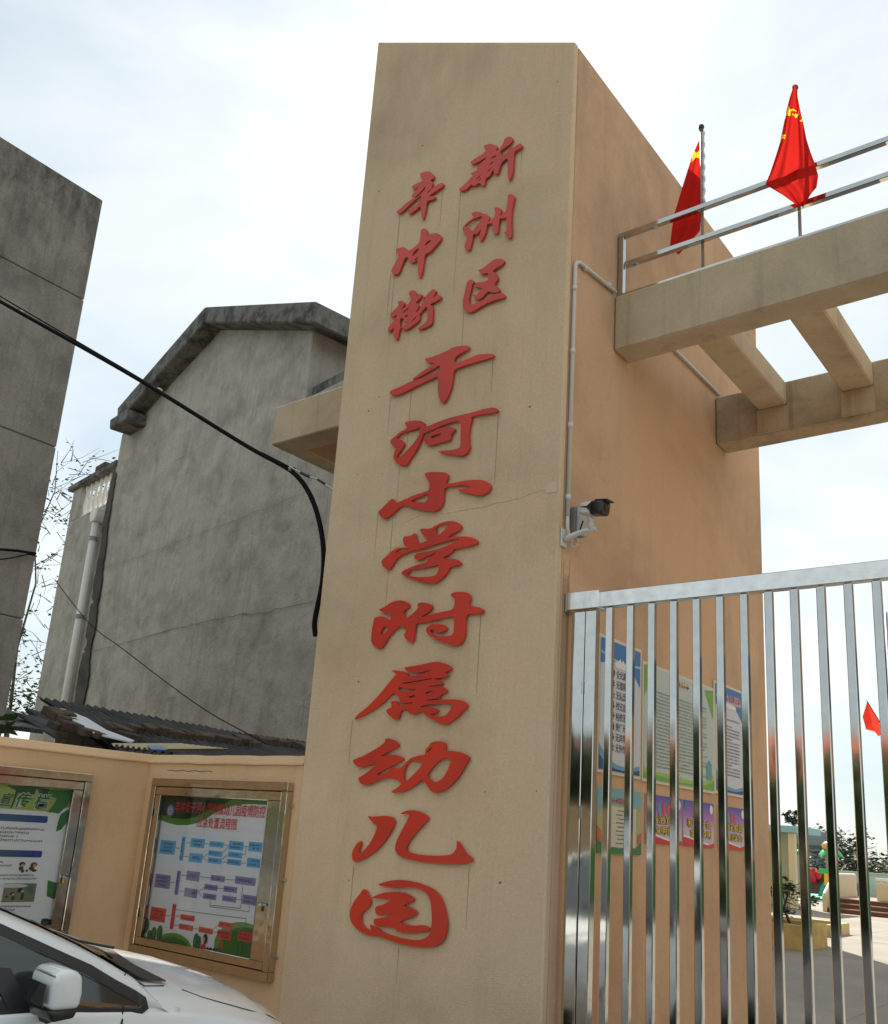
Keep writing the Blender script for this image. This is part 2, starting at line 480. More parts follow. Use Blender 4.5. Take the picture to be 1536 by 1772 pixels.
ZL, ZR = 8.14, 7.03
tower = thing('gate_tower', 'tall beige slant-topped gate tower carrying the red characters', 'tower', ((XL + XR) / 2, (D + YB) / 2, 0))
# body: lettered slab and the peach core behind it, butted together
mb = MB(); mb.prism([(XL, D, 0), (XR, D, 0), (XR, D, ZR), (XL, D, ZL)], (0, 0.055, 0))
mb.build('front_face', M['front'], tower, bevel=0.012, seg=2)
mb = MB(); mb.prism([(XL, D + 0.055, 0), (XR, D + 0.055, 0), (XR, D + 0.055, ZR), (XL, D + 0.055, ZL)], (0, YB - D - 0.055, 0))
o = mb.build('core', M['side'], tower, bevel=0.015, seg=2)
mb = MB(); rnd_ = random.Random(4)
for i in range(26):
    x = rnd_.uniform(XL + .1, XR - .08); z = rnd_.uniform(.6, 7.0); w = rnd_.uniform(.003, .009)
    mb.add([(x + w * math.cos(a) * rnd_.uniform(.6, 1.5), D - .0012, z + w * math.sin(a)) for a in (0, 1.1, 2.2, 3.2, 4.3, 5.3)], [tuple(range(6))])
tag(mb.build('scuff_marks', plain('scuff', (.22, .16, .11), .9), tower), kind='stuff')
# hairline where two pours meet, a lighter patched band across the front
M['patch'] = wall_mat('filled_crack', (0.70, 0.53, 0.36), (0.64, 0.47, 0.31), (0.76, 0.62, 0.46), patch_s=6, streak=0.0, fine=0.1)
seam = []
for i in range(41):
    t = i / 40; x = -4.05 + t * (XR - 0.02 + 4.05)
    z = 3.64 + 0.012 * math.sin(t * 9) + 0.02 * noise.noise(Vector((x * 4, 0, 0))) + 0.02 * t
    w = 0.004 + 0.014 * max(0, noise.noise(Vector((x * 7, 3, 1)))) + (0.03 if t > 0.93 else 0)
    seam.append((x, z, w))
vs = [(x, D - 0.0025, z - w) for x, z, w in seam] + [(x, D - 0.0025, z + w) for x, z, w in seam]
mesh_obj('filled_crack', vs, [(i, i + 1, i + 42, i + 41) for i in range(40)], M['patch'], tower)

# ================================================================== MIRROR TOWER across the gateway (out of the frame, reflected in the steel)
t2 = thing('gate_tower', 'second gate tower at the far end of the steel gate', 'tower', (4.4, 6.4, 0))
MB().prism([(3.4, D, 0), (5.4, D, 0), (5.4, D, ZL), (3.4, D, ZR)], (0, 0.055, 0)).build('front_face', M['front'], t2, bevel=0.012)
MB().prism([(3.4, D + 0.055, 0), (5.4, D + 0.055, 0), (5.4, D + 0.055, ZL), (3.4, D + 0.055, ZR)], (0, YB - D - 0.055, 0)).build('core', M['side'], t2, bevel=0.015)

# ================================================================== BEAMS OVER THE GATEWAY
pg = thing('gateway_pergola', 'open concrete beam frame spanning over the steel gate', 'pergola', (0.3, 6.2, 4.9))
MB().box(XR + 0.003, 3.397, 5.25, 5.475, 4.905, 5.335).build('front_beam', M['beam'], pg, bevel=0.012)
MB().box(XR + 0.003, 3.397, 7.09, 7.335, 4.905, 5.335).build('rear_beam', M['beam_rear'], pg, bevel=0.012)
for i in range(9):
    x0 = -2.435 + i * 0.662
    MB().box(x0, x0 + 0.235, 5.478, 7.087, 5.125, 5.325).build('cross_beam', M['beam'], pg, bevel=0.012)
for i in range(9):
    x0 = -2.435 + i * 0.662
    MB().box(x0 - .01, x0 + .245, 7.084, 7.0885, 4.912, 5.122).build('bracket', M['beam'], pg, bevel=0.008)
# matching frame on the far side of the tower
pc = thing('side_pergola', 'short beige concrete beam frame jutting left from the gate tower', 'pergola', (-5.6, 6.3, 4.9))
MB().box(-6.33, XL - 0.003, 5.25, 5.52, 4.935, 5.32).build('front_beam', M['beam'], pc, bevel=0.01)
MB().box(-6.33, -6.12, 5.523, 7.35, 4.935, 5.32).build('side_beam', M['beam'], pc, bevel=0.01)
MB().box(-6.117, XL - 0.003, 7.08, 7.35, 4.935, 5.32).build('rear_beam', M['side'], pc, bevel=0.01)
MB().box(-6.117, XL - 0.003, 5.523, 7.077, 5.22, 5.30).build('roof_slab', M['side'], pc)
MB().box(-5.95, XL - 0.003, 5.9, 6.1, 5.322, 5.45).build('kerb', M['roofc'], pc, bevel=0.01)

# ================================================================== LOW WALL with slanted coping
WZ = 2.045; WY = 4.615; WX = -6.57
lw = thing('boundary_wall', 'low orange-painted boundary wall with a turned corner left of the gate tower', 'wall', (-5.8, 4.7, 0))
def wallseg(name, a, b, nrm, z0=0.0):
    """a, b foot points of the visible face, nrm outward; 5 cm sloped coping at the top"""
    a, b, nrm = Vector(a), Vector(b), Vector(nrm)
    n = 14; vs = []; fs = []
    prof = [(0, z0), (0, WZ - 0.075), (0.016, WZ - 0.07), (0.016, WZ - 0.06), (-0.03, WZ - 0.012), (-0.05, WZ), (-0.24, WZ), (-0.24, z0)]
    for i in range(n + 1):
        p = a.lerp(b, i / n)
        dz = 0.012 * noise.noise(Vector((i * 0.45, name.__len__(), 2)))
        for (o_, z_) in prof:
            q = p + nrm * o_
            vs.append((q.x, q.y, z_ + (dz if z_ > 1 else 0)))
    m_ = len(prof)
    for i in range(n):
        for j in range(m_ - 1):
            fs.append((i * m_ + j, i * m_ + j + 1, (i + 1) * m_ + j + 1, (i + 1) * m_ + j))
    fs.append(tuple(range(m_))); fs.append(tuple(n * m_ + j for j in range(m_)))
    return mesh_obj(name, vs, fs, M['low'], lw)
wallseg('rear_panel', (WX, WY, 0), (XL - 0.002, WY, 0), (0, -1, 0))
wallseg('left_panel', (WX - 0.002, -3.0, 0), (WX - 0.002, WY + 0.22, 0), (1, 0, 0))
# ragged crack line above the notice board
zc = P(290, 1333, 1, WY)
MB().tube([(zc.x + i * 0.05, WY - 0.001, zc.z + 0.004 * math.sin(i * 2.1)) for i in range(12)], 0.0025, 4).build('crack', M['mould'], lw)

# ================================================================== LEFT BUILDING (rendered block, end wall towards the camera side)
sc_ = 1.25
def lz(z): return EYE + (z - EYE) * sc_
LX = -12.5; LY1 = 6.4
lb = thing('grey_building', 'dark weathered cement-rendered building at the left edge of the photo', 'building', (-17, 0, 0))
bands = [0, lz(3.565), lz(5.63), lz(7.585), lz(9.02)]
for i in range(4):
    MB().box(-22, LX, -10, LY1, bands[i] + (0.006 if i else 0), bands[i + 1] - 0.006).build('wall_band', M['render_l'], lb, bevel=0.012)
MB().box(-21.97, LX - 0.03, -9.97, LY1 - 0.03, 0.2, bands[4] - 0.1).build('core', M['render_l'], lb)

# ================================================================== GABLE HOUSE behind
ANG = R_(10)
HE1 = Vector((math.cos(ANG), -math.sin(ANG), 0)); HE2 = Vector((math.sin(ANG), math.cos(ANG), 0)); HO = Vector((0, 10.0, 0))
def hp(x, y, off=0.0):
    """(s, z) of a sight line on the house's gable plane, moved off metres towards the viewer"""
    d = sight(x, y); o_ = Vector((0, 0, EYE)); q = HO - HE2 * off
    t = ((q - o_).dot(HE2)) / d.dot(HE2)
    p = o_ + d * t
    return p.dot(HE1) - 0, p.z
def hw(s, z, off=0.0):
    base = HE1 * s + HE2 * (HO.dot(HE2) - off)
    return Vector((base.x, base.y, z))
hs_l = hp(210, 760)[0]; hs_r = hp(541, 600)[0]
hb = thing('gable_house', 'tall grey cement-rendered house with a low gable roof behind the orange wall', 'house', tuple(hw((hs_l + hs_r) / 2, 0, -5)))
gl = [(hs_l, 0), (hs_r, 0), (hs_r, hp(541, 573)[1]), (hp(366, 567)[0], hp(366, 567)[1]), (hs_l, hp(219, 748)[1])]
def prism_h(poly, off0, depth, name, mat, bevel=0.0, par=None):
    mb = MB(); mb.prism([hw(s, z, off0) for s, z in poly], HE2 * depth)
    return mb.build(name, mat, par or hb, bevel=bevel)
# the gable wall is one subdivided uneven sheet in front of a solid core
prism_h(gl, -0.03, 12.0, 'core', M['render_h'])
gx = [hs_l, hs_r]
z_dummy = 0
zt = lambda s: (gl[4][1] + (gl[3][1] - gl[4][1]) * (s - hs_l) / (gl[3][0] - hs_l)) if s < gl[3][0] else (gl[3][1] + (gl[2][1] - gl[3][1]) * (s - gl[3][0]) / (hs_r - gl[3][0]))
zled = hp(542, 684)[1]
nu, nx_, n0, n1 = 60, 20, 34, 22
def wp_(s, z, edge):
    e = 0 if edge else 0.035 * noise.noise(Vector((s * .5, z * .5, 1))) + 0.012 * noise.noise(Vector((s * 2, z * 2, 4)))
    return hw(s, z, 0.0) - HE2 * e
vs = []; fs = []; nc = nu + nx_ + 1
for j in range(n0 + 1):
    for i in range(nc):
        s = hs_l + (hs_r - hs_l) * i / nu if i <= nu else hs_r + 4.5 * (i - nu) / nx_
        vs.append(wp_(s, zled * j / n0, i == 0))
fs = [(j * nc + i, j * nc + i + 1, (j + 1) * nc + i + 1, (j + 1) * nc + i) for j in range(n0) for i in range(nc - 1)]
k0 = len(vs)
for j in range(1, n1 + 1):
    for i in range(nu + 1):
        s = hs_l + (hs_r - hs_l) * i / nu; z = zled + (zt(s) - zled) * j / n1
        vs.append(wp_(s, z, i in (0, nu) or j == n1))
for j in range(n1):
    for i in range(nu):
        lo = (n0 * nc + i, n0 * nc + i + 1) if j == 0 else (k0 + (j - 1) * (nu + 1) + i, k0 + (j - 1) * (nu + 1) + i + 1)
        fs.append((lo[0], lo[1], k0 + j * (nu + 1) + i + 1, k0 + j * (nu + 1) + i))
prism_h([(hs_r + .01, 0), (hs_r + 4.45, 0), (hs_r + 4.45, zled - .02), (hs_r + .01, zled - .02)], -0.05, 10.0, 'lower_wing', M['render_h'])
mesh_obj('gable_wall', vs, fs, M['render_h'], hb, smooth=True)
# roof: slab with fascia, overhanging 0.5 m
OV = 0.5
f_t = [hp(203, 706, OV), hp(354, 531, OV), hp(534, 527, OV)]
f_b = [hp(201.5, 731, OV), hp(352, 558, OV), hp(531, 560, OV)]
prism_h([f_b[0], f_b[1], f_t[1], f_t[0]], OV, 13.0, 'roof', M['roofc'], bevel=0.03)
prism_h([(f_b[1][0] + 0.002, f_b[1][1]), (f_b[2][0] + 0.25, f_b[2][1] - 0.06), (f_t[2][0] + 0.25, f_t[2][1] - 0.02), (f_t[1][0] + 0.002, f_t[1][1])], OV, 13.0, 'roof', M['roofc'], bevel=0.03)
e0 = hp(189, 743, OV + .1); e1 = hp(190, 726, OV + .1); e2 = hp(217, 752, OV + .1)
prism_h([e0, (e0[0] + 1.1, e0[1]), (e0[0] + 1.1, e1[1]), e1], OV + .1, 1.2, 'eave_box', M['roofc'], bevel=0.03)
# right flank: corner pilaster and stained balcony ledge
prism_h([(hs_r - 0.28, hp(540, 690)[1]), (hs_r + 0.02, hp(540, 690)[1]), (hs_r + 0.02, gl[2][1] - 0.05), (hs_r - 0.28, gl[2][1])], 0.05, 0.3, 'pilaster', M['render_h'], bevel=0.02)
la = hp(540, 663)[1]; lb_ = hp(542, 684)[1]
prism_h([(hs_r + 0.03, lb_), (hs_r + 1.6, lb_), (hs_r + 1.6, la), (hs_r + 0.03, la)], -0.1, 9.0, 'balcony_ledge', M['roofc'], bevel=0.02)
MB().tube([hw(hs_r + 0.9, la, -4.0), hw(hs_r + 0.9, la + 2.6, -4.0)], 0.16, 10).build('downpipe', M['white_pvc'], hb)
# wandering cracks in the render (thin recessed-looking fissure strips)
def crack(pts, w=0.03):
    top = []; bot = []
    out = []
    for (a, b) in zip(pts, pts[1:]):
        for i in range(8):
            t = i / 8; out.append((a[0] + (b[0] - a[0]) * t, a[1] + (b[1] - a[1]) * t))
    out.append(pts[-1])
    vs = []
    for i, (x, y) in enumerate(out):
        s, z = hp(x, y)
        z += 0.05 * noise.noise(Vector((s * 2.2, 9, 1))) + 0.03 * noise.noise(Vector((s * 7, 2, 1)))
        ww = w * (0.5 + abs(noise.noise(Vector((s * 3, 5, 5)))) * 1.4)
        vs.append((s, z - ww / 2)); vs.append((s, z + ww / 2))
    vv = [hw(s, z, 0.05) for s, z in vs]
    mesh_obj('crack', vv, [(2 * i, 2 * i + 2, 2 * i + 3, 2 * i + 1) for i in range(len(out) - 1)], M['crackd'], hb)
M['crackd'] = plain('dark_fissure', (0.17, 0.14, 0.11), 0.95, var=0.4, scale=3)
crack([(150, 1131), (220, 1112), (300, 1090), (345, 1080), (395, 1068), (470, 1059), (545, 1041)], 0.028)
crack([(182, 983), (250, 962), (330, 930), (400, 905), (485, 872), (540, 850)], 0.014)
crack([(300, 800), (340, 782), (390, 748)], 0.012)

# annex with balustered roof terrace, same plane, to the left of a black run-off stain
hx_l = hp(125, 848)[0]
ax_top = hp(200, 812)[1]
an = thing('terrace_annex', 'lower grey annex with a white baluster railing and rain pipe beside the gable house', 'building', tuple(hw((hx_l + hs_l) / 2, 0, -4)))
z_cap = hp(165, 826)[1]; z_b0 = hp(165, 878)[1]; z_b1 = hp(165, 836)[1]
prism_h([(hx_l, 0), (hs_l - 0.004, 0), (hs_l - 0.004, z_b0), (hx_l, z_b0)], -0.06, 9.0, 'wall', M['render_h'], 0.015, an)
bs0 = hp(134, 870)[0]; bs1 = hp(190, 850)[0]
prism_h([(hx_l, z_b0 + .003), (bs0, z_b0 + .003), (bs0, z_cap - .003), (hx_l, z_cap - .003)], -0.06, 0.28, 'parapet_end', M['render_h'], 0.015, an)
prism_h([(bs1, z_b0 + .003), (hs_l - .004, z_b0 + .003), (hs_l - .004, z_cap - .003), (bs1, z_cap - .003)], -0.06, 0.28, 'parapet_end', M['render_h'], 0.015, an)
prism_h([(hx_l - 0.25, z_cap), (hs_l - .004, z_cap), (hs_l - .004, z_cap + 0.17), (hx_l - 0.25, z_cap + 0.17)], 0.06, 0.5, 'parapet_cap', M['roofc'], 0.02, an)
nb = 7
for i in range(nb):
    s = bs0 + (bs1 - bs0) * (i + 0.5) / nb
    pr = [(0.11, 0), (0.11, .06), (0.055, .10), (0.10, .28), (0.115, .40), (0.06, .62), (0.05, .78), (0.10, .86), (0.11, .93), (0.11, 1.0)]
    hh = z_cap - z_b0 - .006
    MB().tube([hw(s, z_b0 + .003 + t * hh, -0.2) for r_, t in pr], [r_ * .72 for r_, t in pr], 8).build('baluster', M['white_pvc'], an, smooth=True)
# black stain strip running down between the two
st = []
ctl = [(203, 815), (196, 850), (188, 900), (180, 960), (172, 1010), (165, 1060), (158, 1110), (150, 1150), (143, 1200), (136, 1235)]
for (x0_, y0_), (x1_, y1_) in zip(ctl, ctl[1:]):
    for k_ in range(10):
        t_ = k_ / 10; s_, z_ = hp(x0_ + (x1_ - x0_) * t_, y0_ + (y1_ - y0_) * t_); st.append((s_, z_))
n_ = len(st)
vs = []
for i, (s_, z_) in enumerate(st):
    wl = .13 + .10 * noise.noise(Vector((z_ * 1.3, 1, 1))) + .07 * noise.noise(Vector((z_ * 6, 1, 4))) + .0022 * i
    wr = .13 + .12 * noise.noise(Vector((z_ * 1.1, 7, 1))) + .08 * noise.noise(Vector((z_ * 7, 3, 4))) + .0028 * i
    c_ = s_ - .05
    vs += [hw(c_ - max(.04, wl), z_, .008 if c_ - wl > hs_l else .064), hw(c_, z_, .066), hw(c_ + max(.04, wr), z_, .05)]
mesh_obj('water_stain', vs, [(3 * i + a_, 3 * i + a_ + 1, 3 * i + a_ + 4, 3 * i + a_ + 3) for i in range(n_ - 1) for a_ in (0, 1)], M['mould'], hb, smooth=True)
# rain pipe with hopper
pp = [hp(x, y, 0.12) for (x, y) in [(165, 905), (160, 940), (148, 1000), (130, 1090), (114, 1170), (104, 1222)]]
pm = MB()
for a, b in zip(pp, pp[1:]): pass
pm.tube([hw(pp[0][0], pp[0][1], 0.1), hw(pp[0][0], 0.4, 0.1)], 0.11, 12)
pm.build('rain_pipe', M['white_pvc'], an, smooth=True)
for (x, y) in [(156, 935), (130, 1070)]:
    s, z = hp(x, y, .1); s = pp[0][0]
    MB().tube([hw(s, z - .06, 0.1), hw(s, z + .06, .1)], 0.125, 12).build('pipe_collar', M['grey_plastic'], an)
hz = hp(165, 895, .1)[1]
MB().prism([hw(pp[0][0] - 0.24, hz + .22, .24), hw(pp[0][0] + 0.24, hz + .22, .24), hw(pp[0][0] + 0.24, hz - .04, .24), hw(pp[0][0] + .15, hz - .20, .24), hw(pp[0][0] - .15, hz - .20, .24), hw(pp[0][0] - .24, hz - .04, .24)], HE2 * 0.34).build('hopper', M['white_pvc'], an, bevel=0.03)
s, z = hp(165, 820, 0); MB().obox(hw(s + .3, z + .16, -0.1), HE1, HE2, (0, 0, 1), .35, .12, .1).build('ridge_tile', M['brick'], an, bevel=0.03)
s, z = hp(93, 941, .3); MB().obox(hw(s + .5, z, -2.0), HE1, HE2, (0, 0, 1), 1.2, .9, .08).build('side_ledge', M['roofc'], an, bevel=0.03)
# ================================================================== FLAT PRINT AND LETTERING HELPERS
class Frame:
    """a vertical plane: 'y' planes face -Y (u = x), 'x' planes face +X (u = y)"""
    def __init__(s, axis, val): s.axis = axis; s.val = val
    def w(s, u, v, off=0.0):
        return Vector((u, s.val - off, v)) if s.axis == 1 else Vector((s.val + off, u, v))
    def uv(s, x, y, off=0.0):
        p = P(x, y, s.axis, s.val - off if s.axis == 1 else s.val + off)
        return (p.x if s.axis == 1 else p.y), p.z
    def n(s): return Vector((0, -1, 0)) if s.axis == 1 else Vector((1, 0, 0))


def chaikin(p, k=1):
    for _ in range(k):
        q = []
        for a, b in zip(p, p[1:] + p[:1]):
            q.append((a[0] * .8 + b[0] * .2, a[1] * .8 + b[1] * .2)); q.append((a[0] * .2 + b[0] * .8, a[1] * .2 + b[1] * .8))
        p = q
    return p


def shape(name, loops, frame, off, thick, mat, parent=None, bevel=0.0, loc=None):
    """loops: outlines in (u, v); even-odd filled, extruded to thickness thick standing off .. off+thick"""
    cu = bpy.data.curves.new(name, 'CURVE'); cu.dimensions = '2D'; cu.fill_mode = 'BOTH'
    for lp in loops:
        sp = cu.splines.new('POLY'); sp.points.add(len(lp) - 1); sp.use_cyclic_u = True
        for q, (u, v) in zip(sp.points, lp): q.co = (u, v, 0, 1)
    cu.extrude = max(thick / 2 - bevel, 0); cu.bevel_depth = bevel; cu.bevel_resolution = 1
    cu.offset = -bevel
    ob = bpy.data.objects.new(name, cu); C.objects.link(ob)
    dg = bpy.context.evaluated_depsgraph_get(); dg.update()
    me = bpy.data.meshes.new_from_object(ob.evaluated_get(dg))
    C.objects.unlink(ob); bpy.data.objects.remove(ob); bpy.data.curves.remove(cu)
    po = world_off(parent) if parent is not None else Vector((0, 0, 0))
    base = Vector(loc) if loc is not None else Vector((0, 0, 0))
    for v in me.vertices:
        c = v.co; v.co = frame.w(c.x, c.y, off + thick / 2 + c.z) - po - base
    if frame.axis == 1: pass
    me.materials.clear(); me.materials.append(mat); me.name = name
    bm = bmesh.new(); bm.from_mesh(me); bmesh.ops.recalc_face_normals(bm, faces=bm.faces); bm.to_mesh(me); bm.free()
    o = bpy.data.objects.new(name, me); C.objects.link(o)
    if parent is not None: o.parent = parent
    if loc is not None: o.location = base
    return o


def flat(name, poly, frame, off, mat, parent):
    vs = [frame.w(u, v, off) for u, v in poly]
    return mesh_obj(name, vs, [tuple(range(len(poly)))], mat, parent)


def rectp(u0, v0, u1, v1): return [(u0, v0), (u1, v0), (u1, v1), (u0, v1)]


def ellp(cu_, cv, ru, rv, n=24): return [(cu_ + ru * math.cos(2 * math.pi * i / n), cv + rv * math.sin(2 * math.pi * i / n)) for i in range(n)]


_fcache = {}
def text(name, s, frame, u0, v0, u1, v1, off, mat, parent, bold=0.0, shear=0.0, outline=None, res=2):
    """string s stretched into the rectangle u0..u1, v0..v1"""
    def raw(bold_):
        key = (s, bold_, shear, res)
        if key not in _fcache:
            cu = bpy.data.curves.new('txt', 'FONT'); cu.body = s; cu.size = 1; cu.resolution_u = res; cu.offset = bold_; cu.shear = shear
            ob = bpy.data.objects.new('txt', cu); C.objects.link(ob)
            dg = bpy.context.evaluated_depsgraph_get(); dg.update()
            me = bpy.data.meshes.new_from_object(ob.evaluated_get(dg))
            vs = [tuple(v.co) for v in me.vertices]; fs = [tuple(p.vertices) for p in me.polygons]
            C.objects.unlink(ob); bpy.data.objects.remove(ob); bpy.data.meshes.remove(me); bpy.data.curves.remove(cu)
            _fcache[key] = (vs, fs)
        return _fcache[key]
    b0 = raw(0.0)
    if not b0[0]: return None
    xs = [v[0] for v in b0[0]]; ys = [v[1] for v in b0[0]]
    sx = (u1 - u0) / max(1e-6, max(xs) - min(xs)); sy = (v1 - v0) / max(1e-6, max(ys) - min(ys))
    def put(bold_, off_, mat_, nm):
        vs, fs = raw(bold_)
        return mesh_obj(nm, [frame.w(u0 + (x - min(xs)) * sx, v0 + (y - min(ys)) * sy, off_) for x, y, z in vs], fs, mat_, parent)
    if outline is not None: put(outline[0], off - 0.0015, outline[1], 'lettering_edge')
    return put(bold, off, mat, name)


def gibber(name, frame, u0, v0, u1, v1, lines, off, mat, parent, per=None, ragged=0.25, lh=0.55):
    """rows of print too small to read: a few irregular strokes for every character"""
    mb = MB(); dv = (v1 - v0) / lines
    for i in range(lines):
        vb = v1 - (i + 1) * dv + dv * (1 - lh) / 2; hh = dv * lh
        cw = hh * 0.95
        ue = u1 - (random.random() < 0.4) * random.random() * ragged * (u1 - u0)
        u = u0 + (cw * 2 if random.random() < 0.3 else 0)
        while u + cw < ue:
            if random.random() > 0.07:
                for q in range(random.choice((2, 3, 3))):
                    vv = vb + hh * random.uniform(0.05, 0.85)
                    mb.add([frame.w(u + cw * .06, vv, off), frame.w(u + cw * .86, vv, off), frame.w(u + cw * .86, vv + hh * .14, off), frame.w(u + cw * .06, vv + hh * .14, off)], [(0, 1, 2, 3)])
                uu = u + cw * random.uniform(0.2, 0.65)
                mb.add([frame.w(uu, vb, off), frame.w(uu + cw * .16, vb, off), frame.w(uu + cw * .16, vb + hh, off), frame.w(uu, vb + hh, off)], [(0, 1, 2, 3)])
            u += cw
    return mb.build(name, mat, parent)


# ================================================================== THE RED CHARACTERS
CF = Frame(1, D)
T1 = (660, 220, 5.908); T2 = (660, 400, 5.908); T3 = (640, 590, 6.4); T4 = (630, 810, 6.4); T5 = (620, 1010, 6.4); T6 = (590, 1260, 6.144); T7 = (590, 1400, 6.144)
G = []
G.append(('新', 'slim red character 新 at the top of the right-hand small column', T1, [
 [(1045,190),(1075,178),(1115,170),(1140,180),(1165,192),(1182,192),(1187,212),(1165,242),(1195,235),(1207,222),(1250,150),(1252,125),(1285,98),(1325,100),(1345,120),(1335,150),(1290,190),(1215,245),(1212,255),(1228,275),(1225,300),(1290,255),(1300,215),(1320,208),(1350,210),(1400,172),(1425,170),(1442,190),(1430,210),(1360,245),(1350,300),(1345,440),(1330,500),(1310,545),(1298,548),(1290,500),(1288,420),(1292,310),(1225,360),(1205,420),(1190,475),(1170,485),(1145,465),(1142,430),(1120,470),(1105,500),(1065,520),(1055,560),(1050,595),(1035,600),(1010,580),(990,570),(960,600),(935,600),(915,585),(870,635),(830,650),(795,650),(788,635),(830,600),(880,555),(910,520),(935,495),(918,490),(915,470),(950,455),(975,440),(970,415),(1010,370),(1040,345),(1080,310),(1050,320),(1000,350),(950,375),(915,378),(905,360),(940,330),(1010,290),(1060,255),(1070,240),(1045,215)],
 [(1112,320),(1165,285),(1150,305),(1120,325)], [(1098,392),(1143,345),(1140,366),(1110,388)], [(1075,462),(1132,400),(1115,430),(1085,460)], [(962,538),(1020,478),(1002,512),(970,540)], [(990,548),(1014,512),(1014,530),(1000,548)], [(1150,300),(1170,282),(1168,300),(1140,330)]]))
G.append(('辛', 'slim red character 辛 with one long downstroke, topmost of the left-hand small column', T1, [
 [(390,480),(420,462),(470,452),(505,460),(520,485),(540,500),(530,525),(495,545),(520,560),(525,585),(500,635),(540,610),(590,575),(620,568),(640,585),(630,605),(560,650),(490,700),(485,712),(535,700),(555,715),(540,735),(480,750),(460,765),(450,850),(430,935),(420,945),(408,925),(402,860),(398,800),(360,840),(310,880),(285,888),(265,878),(270,855),(330,815),(400,760),(407,695),(340,745),(260,820),(205,875),(165,882),(148,865),(190,835),(260,770),(328,727),(312,720),(310,700),(340,655),(387,605),(350,630),(322,633),(302,612),(330,590),(400,560),(430,535),(400,515)],
 [(335,722),(400,665),(452,600),(440,640),(395,690),(345,728)], [(468,668),(520,620),(500,650),(472,676)]]))
G.append(('洲', 'slim red character 洲 with dots linked by hooks, middle of the right-hand small column', T1, [
 [(915,880),(950,865),(1000,865),(1035,885),(1075,890),(1100,915),(1095,945),(1080,975),(1120,945),(1150,920),(1165,880),(1148,830),(1165,820),(1205,822),(1228,845),(1215,880),(1210,915),(1250,880),(1272,850),(1290,740),(1285,700),(1310,682),(1345,690),(1365,720),(1350,750),(1330,850),(1325,960),(1330,1080),(1325,1130),(1300,1135),(1265,1105),(1252,1070),(1275,1072),(1278,1000),(1275,920),(1235,935),(1210,925),(1195,1000),(1190,1080),(1170,1095),(1145,1080),(1130,1050),(1142,1040),(1140,985),(1100,985),(1075,995),(1068,1060),(1045,1120),(1020,1165),(1000,1160),(990,1130),(1010,1070),(1020,1035),(990,1080),(960,1100),(940,1085),(925,1160),(905,1250),(880,1262),(850,1245),(845,1220),(870,1140),(875,1100),(845,1080),(825,1055),(830,1020),(870,975),(930,935),(940,920),(925,900)],
 [(850,1012),(930,945),(1020,908),(1028,918),(1010,960),(965,1012),(945,1045),(925,1068),(900,1035),(865,1022)]]))
G.append(('冲', 'slim red character 冲 with two boxy loops, middle of the left-hand small column', T2, [
 [(400,-15),(430,-27),(460,-18),(472,10),(465,55),(500,30),(550,18),(590,30),(613,55),(605,90),(560,140),(522,180),(515,200),(470,225),(440,240),(430,320),(415,420),(395,480),(385,480),(370,430),(368,360),(370,290),(345,310),(310,328),(285,310),(262,265),(240,270),(210,340),(180,425),(150,445),(115,440),(95,415),(105,385),(150,310),(175,250),(150,215),(140,190),(180,170),(225,162),(255,180),(265,205),(290,195),(340,160),(385,120),(398,60)],
 [(443,155),(490,118),(512,85),(475,100),(447,128)], [(318,262),(375,200),(382,170),(335,205),(318,235)], [(330,300),(368,262),(368,282),(340,302)]]))
G.append(('街', 'slim red character 街 of many crowded strokes, lowest of the left-hand small column', T2, [
 [(275,625),(300,608),(335,605),(358,630),(355,665),(400,640),(418,655),(390,690),(345,735),(370,740),(385,765),(365,800),(345,835),(375,815),(405,765),(425,715),(415,690),(425,672),(445,672),(480,630),(520,595),(545,595),(562,615),(540,650),(510,690),(560,655),(600,655),(615,680),(590,700),(530,730),(490,750),(520,765),(525,800),(520,930),(500,960),(450,985),(380,1008),(360,995),(410,965),(460,920),(468,860),(468,790),(462,770),(420,810),(385,850),(395,890),(370,925),(300,980),(250,1010),(220,1005),(212,985),(182,1000),(172,1060),(165,1100),(145,1105),(125,1090),(120,1030),(125,980),(95,1015),(75,1035),(60,1015),(70,980),(130,910),(165,850),(130,870),(100,880),(85,855),(100,830),(150,790),(175,760),(165,735),(180,712),(215,712),(238,735),(225,765),(195,800),(240,780),(280,735),(300,700),(285,660)],
 [(212,832),(285,775),(270,800),(220,840)], [(232,868),(268,852),(265,870),(240,882)], [(187,900),(200,885),(232,905),(238,932),(268,928),(232,962),(210,980),(188,990)], [(300,930),(350,875),(372,848),(345,895),(310,930)], [(428,690),(450,676),(436,702)]]))
G.append(('区', 'red character 区 in two pieces, lowest of the right-hand small column', T2, [
 [(985,400),(1040,375),(1090,335),(1150,290),(1200,280),(1245,288),(1260,310),(1230,345),(1180,370),(1130,410),(1170,430),(1190,465),(1185,500),(1160,525),(1150,548),(1195,575),(1210,605),(1195,626),(1150,632),(1085,612),(1030,680),(985,703),(950,690),(928,650),(960,655),(1000,620),(1030,582),(985,575),(940,565),(952,540),(990,522),(1050,518),(1085,500),(1095,460),(1085,425),(1040,438),(1005,428)],
 [(870,520),(905,492),(940,505),(950,525),(925,545),(915,600),(892,680),(895,755),(940,745),(1020,715),(1110,660),(1195,634),(1250,640),(1268,665),(1250,685),(1170,700),(1080,735),(990,785),(920,828),(890,830),(850,810),(828,780),(830,700),(850,620),(862,560)]]))
